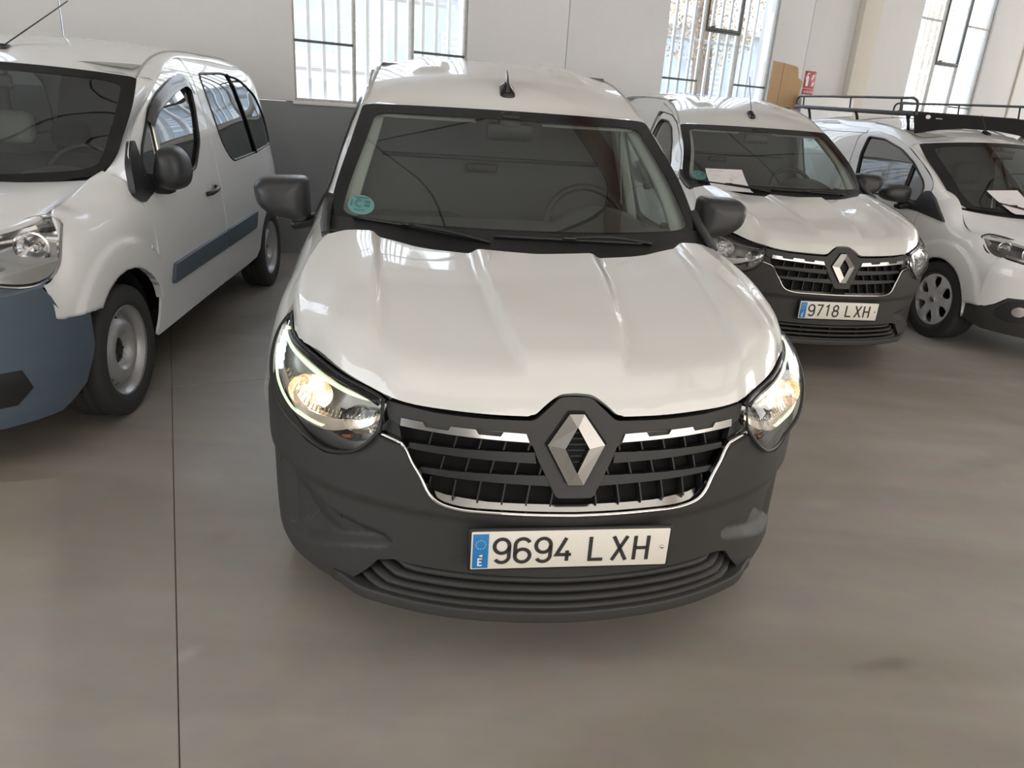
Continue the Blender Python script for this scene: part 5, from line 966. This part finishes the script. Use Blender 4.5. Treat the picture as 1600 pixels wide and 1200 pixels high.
# rear bench behind the tinted glass
seat(bv, -.35, 2.75, .55, True, 1.02); seat(bv, .35, 2.75, .55, True, 1.02)
CZ_ = [.2, .35, .5, .65, .75, .85, .95, 1.05, 1.15, 1.25, 1.35, 1.45, 1.52, 1.58, 1.62]
_cb = np.array([.82, .85, .862, .86, .857, .85, .838, .815, .788, .764, .738, .705, .672, .62, .57])
COU = dict(paint=M_white2, sy=[.3, 1.0, 2.0, 3.0, 3.5, 3.8, 3.92], sz=CZ_, S=[_cb - .04, _cb, _cb, _cb, _cb - .01, _cb - .03, _cb - .08], sglass=M_dark, qglass=M_dark,
    hood=[[(0, .10, .74), (.3, .13, .745), (.5, .22, .765), (.62, .42, .815), (.755, .585, .838)], [(0, .25, .845), (.3, .28, .843), (.5, .38, .845), (.64, .54, .85), (.758, .68, .848)],
          [(0, .5, .915), (.3, .52, .913), (.5, .58, .905), (.64, .68, .90), (.738, .80, .895)], [(0, .70, .95), (.3, .72, .952), (.5, .78, .96), (.63, .85, .972), (.715, .90, .985)]],
    arch=(.80, .295), archr=.328, seam=[(.25, .37), (.47, .363), (.472, .22), (1.4, .24)], dedge=[(.2, 1.20), (.5, 1.215), (.80, 1.212), (.93, 1.19), (1.0, 1.17), (1.1, 1.17)],
    fy=[.35, .45, .57, .70, .82, .92, 1.1, 1.25], fsec=[
        [(.80, .25), (.838, .40), (.842, .50), (.836, .58), (.826, .64), (.812, .68), (.80, .705), (.79, .722)], [(.83, .25), (.852, .4), (.855, .5), (.848, .6), (.835, .67), (.82, .71), (.802, .735), (.786, .752)],
        [(.84, .25), (.857, .4), (.86, .5), (.858, .62), (.847, .70), (.83, .76), (.80, .81), (.769, .838)], [(.842, .25), (.858, .4), (.862, .5), (.86, .64), (.85, .73), (.835, .79), (.805, .832), (.760, .850)],
        [(.842, .25), (.858, .4), (.862, .5), (.86, .66), (.853, .76), (.838, .83), (.80, .88), (.738, .900)], [(.842, .25), (.858, .4), (.862, .5), (.86, .68), (.854, .79), (.84, .87), (.80, .94), (.716, .988)],
        [(.842, .25), (.858, .4), (.862, .5), (.86, .7), (.856, .82), (.845, .91), (.80, 1.0), (.702, 1.085)], [(.842, .25), (.858, .4), (.862, .5), (.86, .7), (.856, .82), (.845, .92), (.815, 1.02), (.73, 1.12)]],
    door=[(1.205, .27), (1.22, .5), (1.217, .80), (1.195, .93), (1.17, 1.0), (1.17, 1.135), (1.215, 1.178), (1.43, 1.297), (1.68, 1.407), (1.94, 1.478), (2.18, 1.512), (2.37, 1.497), (2.43, 1.461), (2.385, 1.20), (2.345, .8), (2.32, .27)],
    win=[(1.25, 1.0), (1.255, 1.10), (1.30, 1.152), (1.51, 1.283), (1.74, 1.378), (2.05, 1.452), (2.29, 1.466), (2.28, 1.313), (2.22, 1.141), (2.13, 1.0)], winr=.03, qbar=((1.50, 1.275), (1.47, 1.01)), handle=(2.25, .90),
    tri=[(.885, .885), (1.02, .99), (1.16, 1.095), (1.235, 1.085), (1.25, 1.0), (1.48, .965), (1.45, .935), (1.21, .925)], trix=[(.88, .848), (.95, .842), (1.05, .818), (1.15, .79)],
    quarter=[(2.335, .27), (2.36, .8), (2.40, 1.2), (2.445, 1.46), (2.38, 1.50), (2.40, 1.575), (3.0, 1.59), (3.5, 1.575), (3.80, 1.53), (3.88, 1.3), (3.91, .9), (3.9, .45), (3.86, .3)] + arch(3.14, .295, .328, 2, 175) + [(2.8, .27)],
    lines=[[(2.345, 1.497), (2.8, 1.497), (3.25, 1.497)], [(2.36, 1.50), (2.375, 1.56), (2.43, 1.578), (3.25, 1.57)]],
    wse=[(.665, .915, .995), (.70, .977, 1.028), (.70, 1.104, 1.091), (.69, 1.285, 1.208), (.67, 1.50, 1.329), (.65, 1.655, 1.435)], wsc=((0, .775, .968), (0, 1.465, 1.480)), frit=[(.05, .03), (.06, .94), (.94, .94), (.94, .06), (.07, .06)][1:] + [(.06, .06)],
    dline=[(.832, 1.167, .99), (.797, 1.168, 1.138), (.783, 1.214, 1.181), (.752, 1.429, 1.299), (.72, 1.678, 1.409), (.706, 1.80, 1.442)],
    chan=[(.648, 1.665, 1.442), (.636, 1.80, 1.50), (.622, 2.0, 1.552), (.608, 2.3, 1.592), (.60, 2.8, 1.612), (.60, 3.4, 1.602), (.58, 3.80, 1.565)], railz=([1.665, 1.80, 1.94, 2.18, 2.37, 2.45, 3.0, 3.5, 3.80], [1.402, 1.442, 1.480, 1.515, 1.499, 1.50, 1.585, 1.572, 1.53]),
    roofz=[(1.465, 1.483), (1.6, 1.522), (1.77, 1.560), (2.0, 1.600), (2.4, 1.645), (2.9, 1.665), (3.4, 1.655), (3.82, 1.615)], crown=(2.6, .010),
    rear=[(.3, .72, 3.89), (.6, .77, 3.91), (.9, .76, 3.91), (1.2, .71, 3.89), (1.4, .65, 3.86), (1.53, .60, 3.81), (1.57, .55, 3.79)],
    wipers=[([(.01, .47), (.05, .34), (.085, .27)], [(.02, .40), (.09, .27), (.125, .20)]), ([(.02, .82), (.05, .66), (.07, .55)], [(.04, .70), (.07, .55), (.09, .43)])],
    plan=[(0, 0), (.2, .012), (.4, .055), (.55, .115), (.66, .18), (.74, .252), (.80, .330), (.836, .42), (.850, .51), (.857, .6)], binset=[(.15, .05), (.28, .01), (.4, 0), (.60, .0), (.66, .01), (.75, .045)],
    bumper=[('front_bumper', [(0, .52), (.30, .53), (.42, .62), (.60, .672), (.70, .695), (.765, .712), (.792, .724), (.82, .67), (.84, .55), (.846, .40), (.838, .366), (.80, .372), (.765, .40), (.72, .455), (.60, .462), (.45, .40), (0, .39)], M_white2, 0),
            ('lower_bumper', [(0, .385), (.45, .395), (.60, .457), (.715, .45), (.76, .395), (.80, .367), (.838, .361), (.856, .36), (.856, .28), (.80, .2), (.5, .17), (0, .17)], M_plastic, -.004)],
    bumper_bits=[('fog_bezel', rounded([(.565, .30), (.72, .29), (.765, .345), (.715, .43), (.60, .44), (.55, .39)], .03, 3), M_black, .008, .012), ('fog_lamp', [(.652 + .036 * math.cos(k * PI / 8), .368 + .036 * math.sin(k * PI / 8)) for k in range(16)], M_lens if 0 else M_reflector, .012, .012)],
    ltop=[(.40, .20, .765), (.5, .34, .808), (.60, .455, .83), (.70, .54, .852), (.745, .565, .848), (.770, .57, .835)], lbot=[(.40, .105, .675), (.5, .15, .675), (.60, .21, .682), (.69, .28, .697), (.755, .352, .712), (.79, .425, .728), (.772, .56, .822)],
    ntop=8, gtop=[(0, .10, .735), (.25, .12, .737), (.42, .18, .752)], gbot=[(0, .012, .52), (.2, .022, .525), (.42, .07, .62)], gslat=(.1, .3, .5, .7, .9), lampsilver=False, bowls=[(.40, .52, .055), (.68, .5, .04)], lampbits=[([(.80, .25), (.93, .35), (.90, .6), (.80, .5)], M_reflector, .03), ([(.1, .82), (.86, .84), (.86, .93), (.1, .94)], M_satin, .025), ([(.1, .1), (.6, .1), (.6, .2), (.1, .22)], M_satin, .03)],
    mir=[(.875, 1.10), (.93, 1.118), (1.06, 1.112), (1.115, 1.08), (1.118, 1.02), (1.06, .99), (.95, .972), (.875, .985)], mirr=.035, miry=1.36, mird=.11, mira=((.86, 1.36, .955), (.16, .09, .055), 6),
    wy=(.80, 3.14), wx=.752, wz=.300, wkind='cover', dashz=.95, dashy=1.12, restm=M_seat, ybulk=2.36, zbulk=1.55)
cv, cW, cS, cR = van2('rack_van', 'white van parked farthest on the right, carrying a ladder rack on its roof', 4.22979, 5.03633, rad(10), COU)
ab = boxm('antenna_base', (0, 1.70, 1.552), (.04, .09, .035), M_gloss, cv, .014, rot('X', 18)); tube('antenna_rod', [(0, 1.71, 1.565), (-.04, 1.76, 1.70)], .0025, M_mirror, ab, 6)
# ladder rack: bolted to the roof, still a thing that can be lifted off
rk = thing('ladder_rack', 'black tubular ladder rack with a black front wind deflector on the van roof', 'roof rack', tuple((Matrix.Translation((4.22979, 5.03633, 0)) @ Matrix.Rotation(rad(10), 4, 'Z')) @ Vector((0, 1.8, 1.56))), rad(10))
RO = np.array((0, 1.8, 1.56)); M_rack = mat('rack_black', (.05, .052, .055), .45); tf = lambda P: [tuple(np.array(q) - RO) for q in P]
for s in (-1, 1):
    x = .60 * s
    b = boxm('side_bar', tuple(np.array((x, 2.87, 1.700)) - RO), (.03, 2.06, .035), M_rack, rk, .006, rot('X', 1.6))
    tube('side_rail', tf(np.r_[curve([(x, 3.885, 1.735), (x, 3.89, 1.80), (x, 3.86, 1.828), (x, 3.80, 1.833)], 10), [(x, 3.2, 1.825), (x, 2.6, 1.815), (x, 2.04, 1.803)], curve([(x, 2.0, 1.803), (x, 1.92, 1.798), (x, 1.87, 1.77), (x, 1.855, 1.68)], 10)]), .011, M_rack, b, 8)
    for yy, z0, z1 in ((3.74, 1.725, 1.832), (2.85, 1.70, 1.819), (2.07, 1.68, 1.803)): tube('stanchion', tf([(x, yy, z0), (x, yy + .02, z1)]), .008, M_rack, b, 8)
    for yy, zr, zb in ((3.58, 1.585, 1.71), (2.71, 1.60, 1.69), (1.93, 1.535, 1.67)):
        ft = sweep('foot', tf([(x * .96, yy, zr - .01), (x * .985, yy + .01, (zr + zb) / 2), (x, yy + .035, zb)]), [(-.022, -.012), (.022, -.012), (.022, .012), (-.022, .012)], M_black, rk); boxm('foot_clamp', tuple(np.array((x * .95, yy, zr)) - RO), (.06, .09, .016), M_black, ft, .006)
for k, yy in enumerate((3.7, 2.9, 2.1)): boxm('cross_bar', tuple(np.array((0, yy, 1.715 - .012 * k)) - RO), (1.2, .03, .025), M_rack, rk, .006)
DQ = [(-.625, 1.60)] + [(t, 1.60 - .0 * t) for t in ()] + [(-.61, 1.515), (-.4, 1.555), (-.15, 1.58), (.15, 1.58), (.4, 1.555), (.61, 1.515), (.625, 1.69), (-.62, 1.69)]; DQ = DQ[1:]
df = prism('wind_deflector', DQ, lambda a, z: tuple(np.array((a, 1.79 + (z - 1.5) * .32 - .03 * (1 - (a / .62) ** 2), z)) - RO), lambda a, z: tuple(np.array((a, 1.80 + (z - 1.5) * .32 - .03 * (1 - (a / .62) ** 2), z)) - RO), M_void, rk)
lathe('deflector_badge', [(0, 0), (.016, .0), (.019, .004)], M_wht, df, (0, 0, 0), 20, 'X').data.transform(Matrix.Translation(Vector(np.array((-.50, 1.818, 1.655)) - RO)) @ Matrix.Rotation(PI / 2, 4, 'Z') @ Matrix.Diagonal((1, 1.3, .9, 1)))
boxm('deflector_mark', tuple(np.array((-.40, 1.814, 1.647)) - RO), (.06, .004, .008), M_trim, df)
# ------------------------------------------------------------------ loose things
def car_mat(x, y, yaw): return Matrix.Translation((x, y, 0)) @ Matrix.Rotation(yaw, 4, 'Z')
def sheet(label, Wn, M, u0, v0, du, dv, skew, print_):
    """paper lying on a windscreen, its lower part under the wiper arm; u up the glass, v across"""
    n = 9; G = []
    for i in range(n):
        r = []
        for j in range(7):
            a, b = i / (n - 1), j / 6; u = u0 + du * a + .02 * b; v = v0 + dv * b + skew * a
            q = Wn(np.array([max(u, 0.0)]), np.array([v]))[0] + np.array((0, -.6, .8)) * (.012 + .012 * (a > .6) * (a - .6)) + (np.array((0, u * .9, u * .12)) if u < 0 else 0); r.append(M @ Vector(q))
        G.append(r)
    c = sum((Vector(q) for q in G[0]), Vector()) / 7; root = thing('paper_sheet', label, 'paper', tuple(c), 0)
    P = np.array([[tuple(q - c) for q in r] for r in G]); gridmesh('sheet', P, M_paper, root); N_ = Net(P)
    V, F = [], []
    for a0, a1, b0, b1 in print_:
        nn = np.array(M.to_3x3() @ Vector((0, -.6, .8))) * .002; k = len(V); V += [tuple(q + nn) for q in N_(np.array([a0, a0, a1, a1]), np.array([b0, b1, b1, b0]))]; F.append((k, k + 1, k + 2, k + 3))
    ob('print_lines', V, F, M_print, root, False); return root
lines = [(.90, .915, .06, .45), (.72, .73, .10, .34), (.74, .75, .62, .70), (.78, .79, .80, .96), (.64, .65, .56, .78), (.60, .61, .08, .2), (.55, .585, .56, .64), (.56, .565, .9, .97), (.70, .705, .62, .93)]
sheet('printed white paper sheet under the wiper of the van with plate 9718 LXH', EX_W, car_mat(2.02138, 4.44433, rad(7.3229)), -.075, .118, .32, .185, -.012, lines)
sheet('white paper sheet under the wiper of the van with the ladder rack', cW, car_mat(4.22979, 5.03633, rad(10)), -.02, .24, .30, .17, -.06, [(.62, .63, .3, .5), (.5, .505, .4, .7)])
